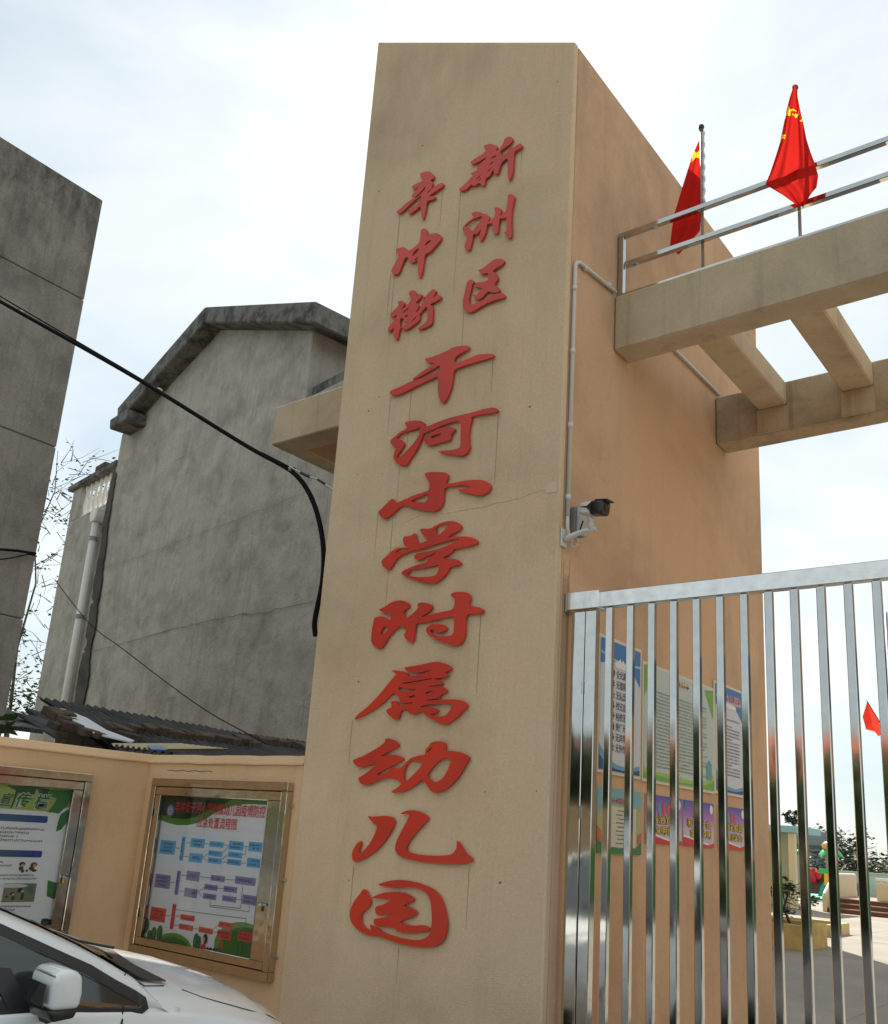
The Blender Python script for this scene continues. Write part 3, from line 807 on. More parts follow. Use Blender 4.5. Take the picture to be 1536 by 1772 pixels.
G.append(('干', 'large red character 干 with two long slanting bars, first of the large characters', T3, [
 [(600,200),(660,185),(760,150),(850,110),(920,70),(1000,55),(1070,50),(1105,65),(1100,85),(1040,120),(960,165),(935,195),(932,245),(1000,230),(1100,190),(1200,148),(1290,142),(1365,145),(1380,165),(1350,185),(1200,225),(1050,270),(925,318),(918,400),(900,520),(860,620),(815,685),(790,688),(765,640),(750,560),(750,450),(755,385),(660,430),(500,505),(400,555),(320,595),(240,602),(212,580),(225,550),(290,525),(370,490),(470,440),(600,400),(700,365),(768,325),(775,265),(700,310),(600,370),(520,415),(475,430),(475,415),(560,350),(650,290),(720,245),(660,240),(615,222)]]))
G.append(('河', 'large red character 河 with a long top bar and a hooked upright', T3, [
 [(380,905),(430,888),(500,880),(570,885),(610,915),(605,943),(640,945),(720,910),(850,860),(1000,820),(1120,795),(1250,755),(1340,738),(1400,742),(1425,770),(1400,790),(1300,805),(1200,820),(1115,840),(1125,870),(1105,940),(1090,1040),(1095,1120),(1105,1170),(1090,1220),(1050,1262),(1010,1275),(900,1255),(800,1245),(740,1228),(800,1215),(900,1208),(980,1190),(1002,1160),(1000,1050),(1005,900),(960,885),(900,900),(800,935),(740,965),(640,1005),(585,1025),(580,1060),(540,1160),(490,1240),(440,1310),(410,1370),(380,1382),(330,1370),(280,1335),(255,1290),(270,1220),(300,1170),(250,1160),(225,1130),(225,1100),(260,1070),(330,1010),(410,965),(400,940)],
 [(285,1080),(335,1035),(400,1003),(480,985),(565,950),(540,985),(537,1010),(545,1035),(500,1110),(420,1200),(350,1270),(310,1298),(290,1295),(300,1260),(350,1200),(380,1150),(370,1110),(330,1090)],
 [(592,1080),(620,1050),(700,1005),(735,975),(800,958),(880,950),(930,960),(950,980),(920,1010),(890,1035),(900,1050),(885,1075),(905,1080),(880,1098),(780,1125),(720,1145),(680,1158),(630,1150),(600,1120)],
 [(665,1060),(720,1040),(790,1020),(790,1040),(740,1065),(690,1082)]]))
G.append(('小', 'large red character 小 with three strokes strung on one slanting line', T4, [
 [(665,70),(690,48),(780,42),(900,48),(935,75),(920,120),(892,180),(990,165),(1100,140),(1200,130),(1300,130),(1380,160),(1405,200),(1385,250),(1330,290),(1270,305),(1200,290),(1100,265),(1040,250),(1030,235),(1100,228),(1165,215),(1170,200),(1100,185),(1000,200),(885,215),(880,300),(875,380),(850,430),(790,480),(740,482),(600,455),(500,430),(440,405),(380,440),(300,520),(240,558),(200,552),(165,520),(158,480),(190,450),(250,390),(300,340),(330,345),(345,390),(430,355),(550,300),(660,265),(720,245),(722,160),(690,110)],
 [(510,365),(600,325),(712,282),(715,300),(690,375),(620,380),(550,378)]]))
G.append(('学', 'large red character 学 with a looped top and a long roof stroke', T4, [
 [(425,790),(440,755),(490,755),(530,740),(555,720),(572,730),(575,780),(605,840),(660,815),(735,785),(680,775),(640,730),(610,680),(640,668),(690,672),(735,670),(780,640),(850,605),(930,583),(1010,590),(1065,620),(1082,650),(1060,680),(1000,715),(910,770),(1000,758),(1100,755),(1190,765),(1250,795),(1262,825),(1230,845),(1130,870),(985,895),(975,930),(920,965),(860,998),(960,998),(1030,1010),(1075,1045),(1060,1070),(1000,1085),(945,1095),(930,1140),(880,1200),(820,1255),(770,1275),(680,1270),(560,1240),(480,1210),(420,1180),(405,1160),(440,1130),(520,1095),(620,1060),(695,1040),(698,1010),(740,975),(795,948),(780,942),(700,970),(640,1005),(590,1020),(555,1000),(550,970),(580,945),(620,935),(720,922),(850,885),(960,840),(1048,792),(1045,782),(960,792),(850,825),(700,875),(590,903),(480,930),(400,970),(350,1010),(310,1080),(280,1120),(250,1120),(205,1085),(188,1040),(200,1015),(250,970),(300,920),(360,885),(430,878),(495,880),(440,850)],
 [(345,925),(400,895),(490,892),(490,903),(400,925),(350,940)], [(785,665),(850,630),(940,612),(945,625),(900,670),(850,720),(810,755),(798,720)],
 [(470,1165),(520,1125),(620,1110),(740,1090),(820,1068),(832,1090),(825,1130),(790,1185),(740,1200),(600,1208),(500,1195)]]))
G.append(('附', 'large red character 附 with a curled hook inside its right half', T5, [
 [(218,288),(290,255),(360,205),(430,183),(500,188),(550,210),(568,245),(545,275),(500,300),(495,325),(525,385),(590,340),(650,280),(662,265),(650,235),(660,212),(720,208),(785,220),(820,245),(810,280),(750,330),(680,375),(760,350),(900,315),(1050,288),(1065,200),(1070,158),(1035,150),(1018,125),(1040,98),(1120,88),(1200,95),(1235,120),(1242,160),(1215,235),(1260,250),(1330,260),(1370,275),(1393,305),(1360,332),(1290,332),(1190,340),(1180,450),(1178,560),(1165,625),(1120,675),(1070,690),(980,665),(860,620),(780,570),(745,530),(748,490),(790,455),(870,442),(950,455),(985,490),(970,520),(900,542),(860,538),(830,515),(800,505),(790,525),(820,555),(880,578),(960,582),(1030,575),(1052,540),(1058,440),(1058,360),(950,375),(800,415),(700,435),(638,435),(630,480),(615,600),(600,650),(570,650),(520,610),(500,570),(525,530),(528,480),(500,490),(455,465),(400,510),(330,590),(290,660),(260,710),(220,718),(170,690),(138,640),(145,520),(165,420),(180,375),(230,360),(280,365),(310,390),(365,405),(340,330),(270,318)],
 [(235,572),(260,500),(285,465),(335,508),(290,545)]]))
G.append(('属', 'large dense red character 属 with a tail sweeping to the lower left', T5, [
 [(360,960),(400,958),(450,965),(500,968),(545,990),(552,1010),(545,1030),(640,1012),(740,990),(812,942),(760,962),(680,983),(590,982),(530,962),(498,928),(600,912),(720,890),(820,868),(880,862),(950,878),(1010,905),(1040,935),(1020,955),(950,980),(985,1005),(1000,1030),(950,1038),(840,1048),(840,1055),(895,1065),(940,1100),(920,1115),(850,1125),(745,1143),(860,1135),(930,1140),(970,1165),(985,1200),(950,1210),(900,1240),(905,1262),(850,1272),(720,1293),(820,1292),(950,1280),(1080,1280),(1160,1295),(1205,1330),(1210,1365),(1170,1390),(1110,1460),(1050,1510),(980,1555),(930,1555),(830,1510),(740,1460),(715,1425),(740,1405),(600,1445),(560,1435),(540,1405),(540,1385),(460,1410),(450,1480),(430,1505),(390,1495),(330,1450),(302,1410),(320,1385),(370,1370),(355,1310),(375,1293),(420,1300),(460,1310),(450,1250),(400,1220),(385,1205),(300,1290),(180,1385),(60,1455),(-50,1506),(-40,1480),(20,1425),(110,1355),(210,1250),(310,1130),(385,1040),(425,1000),(385,978)],
 [(465,1106),(520,1092),(650,1072),(810,1042),(820,1052),(700,1082),(600,1098),(500,1110)], [(432,1160),(455,1142),(520,1160),(630,1168),(628,1180),(560,1195),(470,1185)], [(555,1250),(600,1235),(630,1230),(625,1250),(575,1268)], [(745,1200),(790,1187),(830,1182),(825,1203),(750,1225)],
 [(412,1300),(470,1320),(560,1317),(600,1307),(590,1325),(500,1343),(440,1345)], [(670,1365),(740,1342),(900,1327),(1025,1327),(1032,1345),(1008,1410),(960,1460),(900,1472),(820,1463),(790,1445),(850,1435),(893,1410),(870,1385),(800,1362),(720,1370)]]))
G.append(('幼', 'large red character 幼 with two open loops side by side', T6, [
 [(125,335),(200,310),(300,260),(400,200),(465,150),(470,108),(510,108),(570,130),(610,165),(612,200),(570,215),(500,250),(410,303),(480,288),(560,280),(630,295),(668,328),(620,360),(520,410),(360,495),(440,485),(500,465),(515,425),(560,418),(625,430),(690,360),(740,315),(830,290),(895,280),(890,255),(900,220),(940,180),(942,158),(1000,138),(1060,138),(1105,155),(1112,190),(1100,240),(1180,240),(1270,255),(1340,285),(1368,320),(1340,350),(1290,450),(1220,550),(1140,630),(1060,675),(990,690),(950,660),(900,590),(860,545),(800,595),(720,650),(640,680),(530,688),(540,665),(600,630),(650,580),(540,520),(420,540),(340,580),(270,608),(215,595),(185,560),(182,525),(250,490),(330,420),(395,370),(300,395),(215,420),(165,405),(130,370)],
 [(667,565),(660,480),(680,410),(740,345),(800,350),(870,358),(850,400),(800,460),(730,530),(690,565)], [(905,500),(960,430),(1040,340),(1110,318),(1160,325),(1165,350),(1130,450),(1080,530),(1020,572),(985,570),(940,540)], [(907,255),(940,215),(972,195),(955,235),(925,260)]]))
G.append(('儿', 'large red character 儿 made of two separate sweeping legs', T6, [
 [(275,930),(330,940),(400,935),(480,930),(545,945),(572,985),(560,1030),(520,1110),(460,1200),(380,1290),(290,1360),(200,1405),(145,1422),(120,1400),(112,1340),(130,1280),(170,1220),(205,1195),(215,1215),(200,1260),(185,1310),(200,1330),(240,1300),(300,1230),(350,1140),(380,1060),(375,1030),(320,990)],
 [(630,905),(680,878),(760,868),(840,885),(900,920),(932,965),(890,1000),(830,1070),(750,1160),(700,1240),(685,1285),(710,1315),(800,1340),(900,1352),(1040,1355),(1140,1350),(1190,1330),(1225,1280),(1230,1230),(1225,1195),(1250,1205),(1290,1270),(1340,1345),(1385,1370),(1400,1395),(1380,1425),(1300,1440),(1150,1445),(1000,1435),(850,1420),(720,1395),(620,1360),(580,1320),(570,1260),(590,1190),(640,1090),(690,1000),(722,930),(715,910),(670,908),(640,915)]]))
G.append(('园', 'large red character 园 shaped as a rounded enclosure, lowest of all the characters', T7, [
 [(380,805),(450,775),(540,755),(660,752),(770,770),(880,805),(980,850),(1050,920),(1085,1000),(1110,1100),(1128,1200),(1120,1310),(1090,1390),(1030,1445),(960,1465),(850,1468),(720,1450),(600,1425),(480,1380),(420,1355),(340,1350),(240,1325),(160,1270),(105,1200),(90,1130),(100,1060),(140,970),(200,900),(235,845),(265,860),(300,930),(315,990),(300,1030),(240,1080),(210,1120),(205,1170),(225,1230),(270,1275),(320,1290),(305,1240),(310,1225),(380,1265),(450,1310),(560,1350),(700,1385),(800,1392),(880,1380),(935,1340),(955,1280),(965,1180),(960,1060),(945,950),(900,885),(830,845),(720,830),(600,838),(480,825)],
 [(310,950),(380,910),(460,885),(560,878),(660,885),(740,920),(780,960),(760,985),(650,1025),(720,1040),(790,1075),(812,1105),(770,1140),(610,1198),(680,1225),(780,1240),(860,1230),(920,1250),(940,1280),(920,1300),(800,1315),(680,1315),(600,1305),(570,1265),(480,1240),(385,1252),(345,1215),(345,1170),(380,1160),(470,1150),(560,1105),(470,1112),(390,1130),(365,1105),(358,1050),(380,1030),(460,1010),(530,962),(450,948),(380,945)]]))
for ch, lab, (ox, oy, sc__), loops in G:
    OFF, TH = 0.012, 0.014
    lu = []
    for lp in loops:
        lu.append(chaikin([CF.uv(ox + x / sc__, oy + y / sc__, OFF + TH) for x, y in lp], 2))
    cu_ = sum(u for u, v in lu[0]) / len(lu[0]); cv_ = min(v for u, v in lu[0])
    o = shape('sign_character', lu, CF, OFF, TH, M['red'], None, bevel=0.0, loc=(cu_, D, cv_))
    tag(o, lab, 'letter', 'red characters on the gate tower')

# fine dark rain lines running from the stroke ends down the paint
M['rain'] = plain('rain_line', (0.34, 0.25, 0.16), 0.9, var=0.3, scale=8)
mb = MB()
for (x, y, ln) in [(797, 332, .9), (692, 372, 1.1), (766, 325, .35), (903, 258, .2), (676, 475, .4), (803, 535, .6), (676, 687, .3), (712, 675, .5), (853, 622, .25), (692, 803, .5), (862, 716, .5), (680, 895, .7), (832, 1060, .5), (610, 1245, .3), (812, 1497, .35), (612, 1500, .3), (690, 1640, .2), (655, 880, .4)]:
    u, v = CF.uv(x, y); w = random.uniform(.0014, .0032)
    mb.add([CF.w(u - w, v, .0015), CF.w(u + w, v, .0015), CF.w(u + w * .4, v - ln, .0015), CF.w(u - w * .4, v - ln, .0015)], [(0, 1, 2, 3)])
tag(mb.build('rain_streaks', M['rain'], tower), kind='stuff')

# ================================================================== NOTICE BOARDS
def padlock(parent, c, ax, name='padlock'):
    """small brass padlock; ax = direction of its width, hangs at c"""
    n = Vector((ax.y, -ax.x, 0))
    MB().obox(c, ax, n, (0, 0, 1), .014, .007, .017).build(name, M['brass'], parent, bevel=.003)
    pts = [c + ax * (.009 * math.cos(t)) + Vector((0, 0, .017 + .016 * math.sin(t) + .004)) for t in [math.pi * i / 8 for i in range(9)]]
    MB().tube(pts, .0028, 6).build('shackle', M['steel'], parent)


def board(label, fr, u0, u1, v0, v1, g0, g1, gv0, gv1, depth):
    """stainless display case: outer frame, door frame, pane. fr at the case's front plane"""
    b = thing('notice_board', label, 'notice board', fr.w((u0 + u1) / 2, v0, -depth))
    ax = Vector((1, 0, 0)) if fr.axis == 1 else Vector((0, 1, 0))
    def bar(nm, a0, a1, b0, b1, o0, o1, mat=M['steel_wall_tint'], bev=.004):
        vs = [fr.w(a0, b0, o0), fr.w(a1, b0, o0), fr.w(a1, b1, o0), fr.w(a0, b1, o0)]
        return MB().prism(vs, fr.n() * (o1 - o0)).build(nm, mat, b, bevel=bev)
    ow = 0.058
    bar('outer_frame', u0, u1, v1 - ow, v1, -depth, 0)
    bar('outer_frame', u0, u1, v0, v0 + ow, -depth, 0)
    bar('outer_frame', u0, u0 + ow, v0 + ow + .001, v1 - ow - .001, -depth, 0)
    bar('outer_frame', u1 - ow, u1, v0 + ow + .001, v1 - ow - .001, -depth, 0)
    bar('back_panel', u0 + ow + .001, u1 - ow - .001, v0 + ow + .001, v1 - ow - .001, -depth, -depth + .004, flatc('poster_backing', (.5, .5, .5)), 0)
    # door frame, a 3 mm shadow gap inside the outer one
    a0, a1, b0, b1 = u0 + ow + .004, u1 - ow - .004, v0 + ow + .004, v1 - ow - .004
    bar('door_rail', a0, a1, gv1, b1, -.035, -.006)
    bar('door_rail', a0, a1, b0, gv0, -.035, -.006)
    bar('door_stile', a0, g0, gv0 + .001, gv1 - .001, -.035, -.006)
    bar('door_stile', g1, a1, gv0 + .001, gv1 - .001, -.035, -.006)
    # rolled bead round the pane
    for (p, q) in [((g0, gv0), (g1, gv0)), ((g1, gv0), (g1, gv1)), ((g1, gv1), (g0, gv1)), ((g0, gv1), (g0, gv0))]:
        MB().tube([fr.w(*p, -.008), fr.w(*q, -.010)], .004, 8).build('bead', M['steel_wall_tint'], b, smooth=True)
    flat('pane', rectp(g0, gv0, g1, gv1), fr, -.02, M['glass'], b)
    for t in (.12, .5, .88):
        c = fr.w(u1 + .012, v0 + (v1 - v0) * t, -depth + .012)
        MB().obox(c, ax, fr.n(), (0, 0, 1), .013, .003, .010).build('wall_lug', M['steel_rough'], b, bevel=.002)
    for t in (.22, .80):
        c = fr.w(u0 + ow, v0 + (v1 - v0) * t, .006)
        MB().obox(c, ax, fr.n(), (0, 0, 1), .014, .006, .032).build('hinge', M['steel'], b, bevel=.003)
    zl = v0 + (v1 - v0) * .37
    c = fr.w((g1 + a1) / 2, zl, .004)
    MB().obox(c, ax, fr.n(), (0, 0, 1), .045, .004, .008).build('hasp', M['steel'], b, bevel=.002)
    padlock(b, fr.w((g1 + a1) / 2 - .01, zl - .03, .014), ax)
    return b


RF = Frame(1, WY - .062)
def eR(x, y): return RF.uv(x, y)
bR = board('stainless display case with a red-titled flow chart poster, beside the gate tower', RF, eR(263, 1350)[0], eR(499, 1350)[0], eR(344, 1674)[1], eR(380, 1350)[1], eR(276, 1380)[0], eR(462, 1382)[0], eR(338, 1641)[1], eR(370, 1380)[1], .062)
PR = Frame(1, WY - .012)      # poster sheet
def poster_sheet(name, fr, poly, col, par): return flat(name, poly, fr, 0, flatc('paper_' + name, col, .4), par)
# the poster's picture is measured through the case front (sight lines cross the poster plane)
qa, qb = PR.uv(268, 1380), PR.uv(434, 1660)
pu0, pu1, pv0, pv1 = eR(276, 1380)[0] - .07, eR(462, 1382)[0] + .06, eR(338, 1641)[1] - .05, eR(370, 1380)[1] + .04
poster_sheet('poster', PR, rectp(pu0, pv0, pu1, pv1), (.93, .95, .97), bR)
def c6(x, y): return PR.uv(260 + x / 6.982, 1360 + y / 6.982)
def c7(x, y): return PR.uv(235 + x / 6.827, 1500 + y / 6.827)
green = flatc('print_green', (.10, .30, .05)); dgreen = flatc('print_dark_green', (.015, .05, .02)); lgreen = flatc('print_light_green', (.22, .45, .07))
pts = [c6(x, y) for x, y in [(120, 400), (200, 440), (320, 472), (450, 472), (560, 450), (650, 410), (760, 340), (880, 275), (1000, 235), (1150, 218), (1300, 222), (1420, 232)]]
flat('green_swirl', [(pu0, pts[0][1] + .01)] + pts + [(pu1, pts[-1][1]), (pu1, pv1), (pu0, pv1)], PR, .0015, green, bR)
pts = [c6(x, y) for x, y in [(125, 340), (250, 385), (420, 400), (560, 370), (700, 300), (850, 225), (960, 180)]]
flat('dark_swirl', [(pu0, pts[0][1] + .02)] + pts + [(c6(1100, 140)[0], pv1), (pu0, pv1)], PR, .003, dgreen, bR)
# school badge
u, v = c6(247, 297)
flat('badge', ellp(u, v, .046, .046), PR, .0045, flatc('print_white', (.75, .77, .8)), bR)
shape('badge_ring', [ellp(u, v, .044, .044), ellp(u, v, .033, .033)], PR, .0055, .0005, flatc('print_blue', (.05, .20, .5)), bR)
shape('badge_ring', [ellp(u, v, .026, .026), ellp(u, v, .022, .022)], PR, .0055, .0005, flatc('print_blue', (.05, .20, .5)), bR)
shape('badge_mark', [[(u - .004, v - .018), (u + .004, v - .018), (u + .004, v - .004), (u + .016, v), (u + .004, v + .006), (u + .004, v + .018), (u - .004, v + .018), (u - .004, v + .006), (u - .016, v), (u - .004, v - .004)]], PR, .0055, .0005, flatc('print_red', (.6, .03, .03)), bR)
redp = flatc('print_title_red', (.80, .05, .06))
u0, v1 = c6(312, 243); u1, v0 = c6(1388, 388)
text('title', '辛冲街干河小学附属幼儿园疫情防控', PR, u0, v0 - .0, u1, v0 + .085, .0065, redp, bR, bold=.005, res=3)
u0, v1 = c6(575, 412); u1, v0 = c6(1040, 535)
text('title', '应急处置流程图', PR, u0, v0, u1, v0 + .078, .0065, redp, bR, bold=.005, res=3)
blue = flatc('chart_blue', (.16, .50, .82)); purp = flatc('chart_purple', (.34, .27, .52)); redb = flatc('chart_red', (.80, .10, .07))
ink = flatc('chart_ink', (.02, .03, .08)); inkr = flatc('chart_ink_red', (.22, .01, .01))
def cbox(conv, x0, y0, x1, y1, mat, lines, vert=False, inkm=None):
    a = conv(x0, y0); b = conv(x1, y1)
    u0, v1 = a; u1, v0 = b
    if conv is c6:
        um = (u0 + u1) / 2
    mb = MB(); mb.prism([PR.w(u0, v0, .0005), PR.w(u1, v0, .0005), PR.w(u1, v1, .0005), PR.w(u0, v1, .0005)], PR.n() * .004)
    mb.build('chart_box', mat, bR)
    m_ = (u1 - u0) * .09
    if vert:
        hh = (v1 - v0); n = max(3, int(hh / (u1 - u0) * .9))
        gibber('chart_print', PR, u0 + m_ * 2, v0 + .01, u1 - m_ * 2, v1 - .01, n, .0055, inkm or ink, bR, ragged=0, lh=.75)
    else:
        gibber('chart_print', PR, u0 + m_, v0 + (v1 - v0) * .1, u1 - m_, v1 - (v1 - v0) * .1, lines, .0055, inkm or ink, bR, ragged=.1, lh=.62 if lines > 1 else .5)
# horizontals of the board slope on the photo, so boxes are given by upper-left and lower-right corner
for a in [(133, 650, 290, 832, 3), (500, 628, 650, 752, 2), (480, 806, 622, 930, 1), (725, 664, 880, 746, 1), (712, 775, 862, 856, 1), (705, 860, 855, 945, 1),
          (962, 660, 1118, 782, 2), (948, 790, 1105, 872, 1), (938, 878, 1092, 965, 1), (1200, 672, 1350, 800, 2), (1180, 865, 1340, 995, 2)]:
    cbox(c6, *a[:4], blue, a[4])
cbox(c6, 385, 610, 398, 898, blue, 1, True) if False else None
def vbar(conv, x0, y0, x1, y1, mat, inkm=None):
    a = conv(x0, y0); b = conv(x1, y1); w = .038
    u0 = (a[0] + b[0]) / 2 - w / 2; u1 = u0 + w; v1, v0 = a[1], b[1]
    MB().prism([PR.w(u0, v0, .0005), PR.w(u1, v0, .0005), PR.w(u1, v1, .0005), PR.w(u0, v1, .0005)], PR.n() * .004).build('chart_box', mat, bR)
    gibber('chart_print', PR, u0 + .006, v0 + .01, u1 - .006, v1 - .01, 6, .0055, inkm or ink, bR, ragged=0, lh=.8)
vbar(c6, 412, 612, 372, 898, blue)
vbar(c7, 515, 45, 478, 328, purp)
vbar(c7, 460, 438, 422, 733, redb, inkr)
for a in [(243, 78, 395, 262, 3), (610, 43, 745, 172, 1), (585, 243, 720, 370, 1), (895, 92, 1045, 180, 1), (818, 198, 962, 286, 1), (802, 306, 945, 394, 1), (1045, 220, 1192, 310, 1),
          (1030, 332, 1180, 422, 1), (1182, 106, 1410, 228, 1), (1268, 322, 1425, 460, 2)]:
    cbox(c7, *a[:4], purp, a[4])
for a in [(188, 466, 340, 658, 3), (535, 553, 690, 648, 1), (518, 667, 672, 760, 1), (752, 702, 905, 797, 1), (988, 640, 1143, 740, 1), (972, 735, 1125, 872, 2), (1215, 750, 1368, 895, 2)]:
    cbox(c7, *a[:4], redb, a[4], inkm=inkr)
lines_ = MB()
def cline(conv, pts):
    for (a, b) in zip(pts, pts[1:]):
        lines_.tube([PR.w(*conv(*a), .004), PR.w(*conv(*b), .004)], .0018, 4)
for l in [[(308, 748), (365, 750)], [(440, 685), (495, 687)], [(415, 850), (472, 852)], [(660, 697), (718, 700)], [(888, 712), (955, 715)], [(1128, 728), (1190, 730)], [(640, 862), (700, 822)], [(640, 868), (695, 905)], [(865, 825), (945, 735)], [(862, 890), (935, 830)], [(862, 918), (930, 920)], [(1100, 930), (1165, 932)], [(1162, 735), (1155, 828), (1115, 828)]]: cline(c6, l)
for l in [[(415, 182), (470, 184)], [(540, 97), (605, 100)], [(520, 285), (575, 287)], [(762, 115), (890, 128)], [(1055, 147), (1178, 155)], [(740, 295), (810, 240)], [(740, 300), (788, 350)], [(970, 252), (1038, 256)], [(1112, 312), (1112, 335)], [(1190, 385), (1262, 390)], [(1268, 228), (1240, 490), (878, 450), (885, 400)], [(1345, 460), (1340, 528), (878, 468)], [(362, 575), (412, 577)], [(480, 505), (1308, 610), (1298, 725)], [(475, 577), (530, 580)], [(455, 686), (515, 689)], [(680, 728), (745, 735)], [(910, 765), (975, 770)], [(930, 728), (985, 680)]]: cline(c7, l)
lines_.build('chart_lines', flatc('chart_line', (.12, .13, .15)), bR)
# meadow picture along the foot of the poster
def blob(name, conv, cx, cy, rx, ry, off, mat, half=False):
    u, v = conv(cx, cy); ua, _ = conv(cx + rx, cy); _, vb = conv(cx, cy - ry)
    p = ellp(u, v, abs(ua - u), abs(vb - v), 26)
    if half: p = [(a, max(b, pv0)) for a, b in p]
    flat(name, p, PR, off, mat, bR)
g2 = flatc('print_leaf_green', (.05, .22, .04)); g3 = flatc('print_hill_green', (.16, .36, .06))
uu, vv = c7(440, 880)
flat('printed_hill', [(u, max(v, pv0)) for u, v in ellp(c7(450, 930)[0], c7(450, 930)[1], .20, .085, 30)], PR, .0015, g3, bR)
flat('printed_hill', [(u, max(v, pv0)) for u, v in ellp(c7(450, 960)[0], c7(450, 960)[1], .19, .075, 30)], PR, .0025, g2, bR)
flat('printed_hill', [(min(u, pu1), max(v, pv0)) for u, v in ellp(c7(1260, 960)[0], c7(1260, 960)[1], .30, .165, 30)], PR, .0015, g3, bR)
flat('printed_hill', [(min(u, pu1), max(v, pv0)) for u, v in ellp(c7(1290, 1010)[0], c7(1290, 1010)[1], .27, .16, 30)], PR, .0025, g2, bR)
for (x, y, rx, ry) in [(128, 690, 32, 90), (165, 810, 28, 70), (215, 790, 30, 85), (285, 780, 32, 95), (712, 875, 30, 95), (745, 890, 26, 80), (1190, 990, 28, 80), (1245, 970, 34, 95), (1340, 980, 28, 90)]:
    blob('printed_tree', c7, x, y, rx, ry, .006, flatc('print_tree_green', (.045, .17, .045)))
    blob('printed_tree', c7, x - 4, y, rx * .35, ry * .8, .007, flatc('print_tree_rib', (.07, .26, .08)))
# plain printed figures: a woman in a red top and three children's heads
blob('printed_hair', c7, 825, 850, 28, 62, .007, ink); blob('printed_face', c7, 812, 860, 15, 38, .008, flatc('print_skin', (.62, .42, .32)))
blob('printed_top', c7, 800, 950, 28, 45, .0075, redp); blob('printed_figure', c7, 1025, 920, 16, 52, .0075, redp)
for x in (855, 890, 935, 972):
    blob('printed_hair', c7, x, 970 + (x - 855) * .12, 17, 24, .007, ink); blob('printed_face', c7, x + 2, 985 + (x - 855) * .12, 12, 14, .008, flatc('print_skin', (.62, .42, .32)))

LF = Frame(0, WX + .055)
def eL(x, y): return LF.uv(x, y)
bL = board('stainless display case with a green-titled notice poster, behind the white car', LF, 2.45, eL(163, 1340)[0], eL(120, 1625)[1], eL(163, 1340)[1], 2.60, eL(129, 1368)[0], eL(92, 1600)[1], eL(129, 1366)[1], .055)
PL = Frame(0, LF.val - .047)
lu0, lu1, lv0, lv1 = 2.56, eL(129, 1368)[0] + .06, eL(92, 1600)[1] - .04, eL(129, 1366)[1] + .04
poster_sheet('notice', PL, rectp(lu0, lv0, lu1, lv1), (.93, .94, .97), bL)
def a4(x, y): return PL.uv(x / 9.6, 1330 + y / 9.6)
def a5(x, y): return PL.uv(x / 9.6, 1470 + y / 9.6)
def fpoly(name, conv, pts, off, mat): flat(name, [conv(*p) for p in pts], PL, off, mat, bL)
zt_ = lv1
ygr = flatc('print_yellow_green', (.42, .50, .12)); ctop = a4(0, 640)[1]
flat('green_header', [(lu0, ctop), (a4(760, 650)[0], ctop - .01), (a4(830, 690)[0], ctop - .02), (lu1, ctop + .05), (lu1, zt_), (lu0, zt_)], PL, .0015, ygr, bL)
fpoly('printed_leaf', a4, [(100, 280), (620, 300), (560, 440), (300, 400), (200, 640), (155, 670), (230, 480), (260, 360)], .003, flatc('print_leaf_dark', (.02, .10, .04)))
fpoly('printed_leaf', a4, [(600, 300), (830, 345), (790, 430), (650, 420)], .003, flatc('print_leaf_dark', (.02, .10, .04)))
fpoly('printed_leaf', a4, [(830, 350), (1230, 370), (1180, 520), (1110, 620), (970, 745), (800, 715), (860, 600), (940, 500), (800, 440)], .003, flatc('print_leaf_mid', (.04, .21, .05)))
fpoly('printed_leaf', a4, [(1180, 580), (1150, 660), (1000, 760), (960, 880), (925, 1045), (1010, 1010), (1100, 900), (1160, 760)], .003, flatc('print_leaf_mid', (.04, .21, .05)))
fpoly('printed_leaf', a4, [(860, 470), (940, 500), (880, 600), (800, 705), (765, 690), (800, 590)], .0042, ygr)
for (s_, x0, x1, yb, yt) in [('宣', -30, 195, 612, 395), ('传', 245, 490, 640, 400), ('栏', 545, 800, 655, 425)]:
    ua, va = a4(x0, yb); ub, vb = a4(x1, yb)
    vt = a4((x0 + x1) / 2, yt)[1]; v0_ = a4((x0 + x1) / 2, yb)[1]
    text('title', s_, PL, ua, v0_, ub, vt, .007, flatc('print_title_green', (.015, .16, .07)), bL, bold=.012, shear=.25, res=4, outline=(.06, flatc('print_pale', (.55, .66, .58))))
def grad_bar(conv, x1, yt, yb, yt2, yb2):
    """rounded bar fading green to blue: the fade is printed on the sheet"""
    m, nt, b = new_mat('print_green_to_blue'); L = nt.links.new
    g = N(nt, 'ShaderNodeNewGeometry'); s = N(nt, 'ShaderNodeSeparateXYZ'); L(g.outputs['Position'], s.inputs[0])
    r = N(nt, 'ShaderNodeMapRange'); r.inputs['From Min'].default_value = 2.9; r.inputs['From Max'].default_value = conv(x1, yt)[0]
    L(s.outputs['Y'], r.inputs['Value'])
    x = N(nt, 'ShaderNodeMix', data_type='RGBA'); x.inputs['A'].default_value = (.04, .25, .10, 1); x.inputs['B'].default_value = (.03, .06, .30, 1)
    L(r.outputs['Result'], x.inputs['Factor']); L(x.outputs['Result'], b.inputs['Base Color']); b.inputs['Roughness'].default_value = .45
    u1, va = conv(x1, yt); _, vb = conv(x1, yb)
    c = .012
    flat('heading_bar', [(lu0 + .03, vb), (u1 - c, vb), (u1 - .003, vb + .004), (u1, vb + c), (u1, va - c), (u1 - .003, va - .004), (u1 - c, va), (lu0 + .03, va)], PL, .0015, m, bL)
grad_bar(a4, 800, 790, 905, 750, 865)
grad_bar(a5, 705, 20, 132, 5, 118)
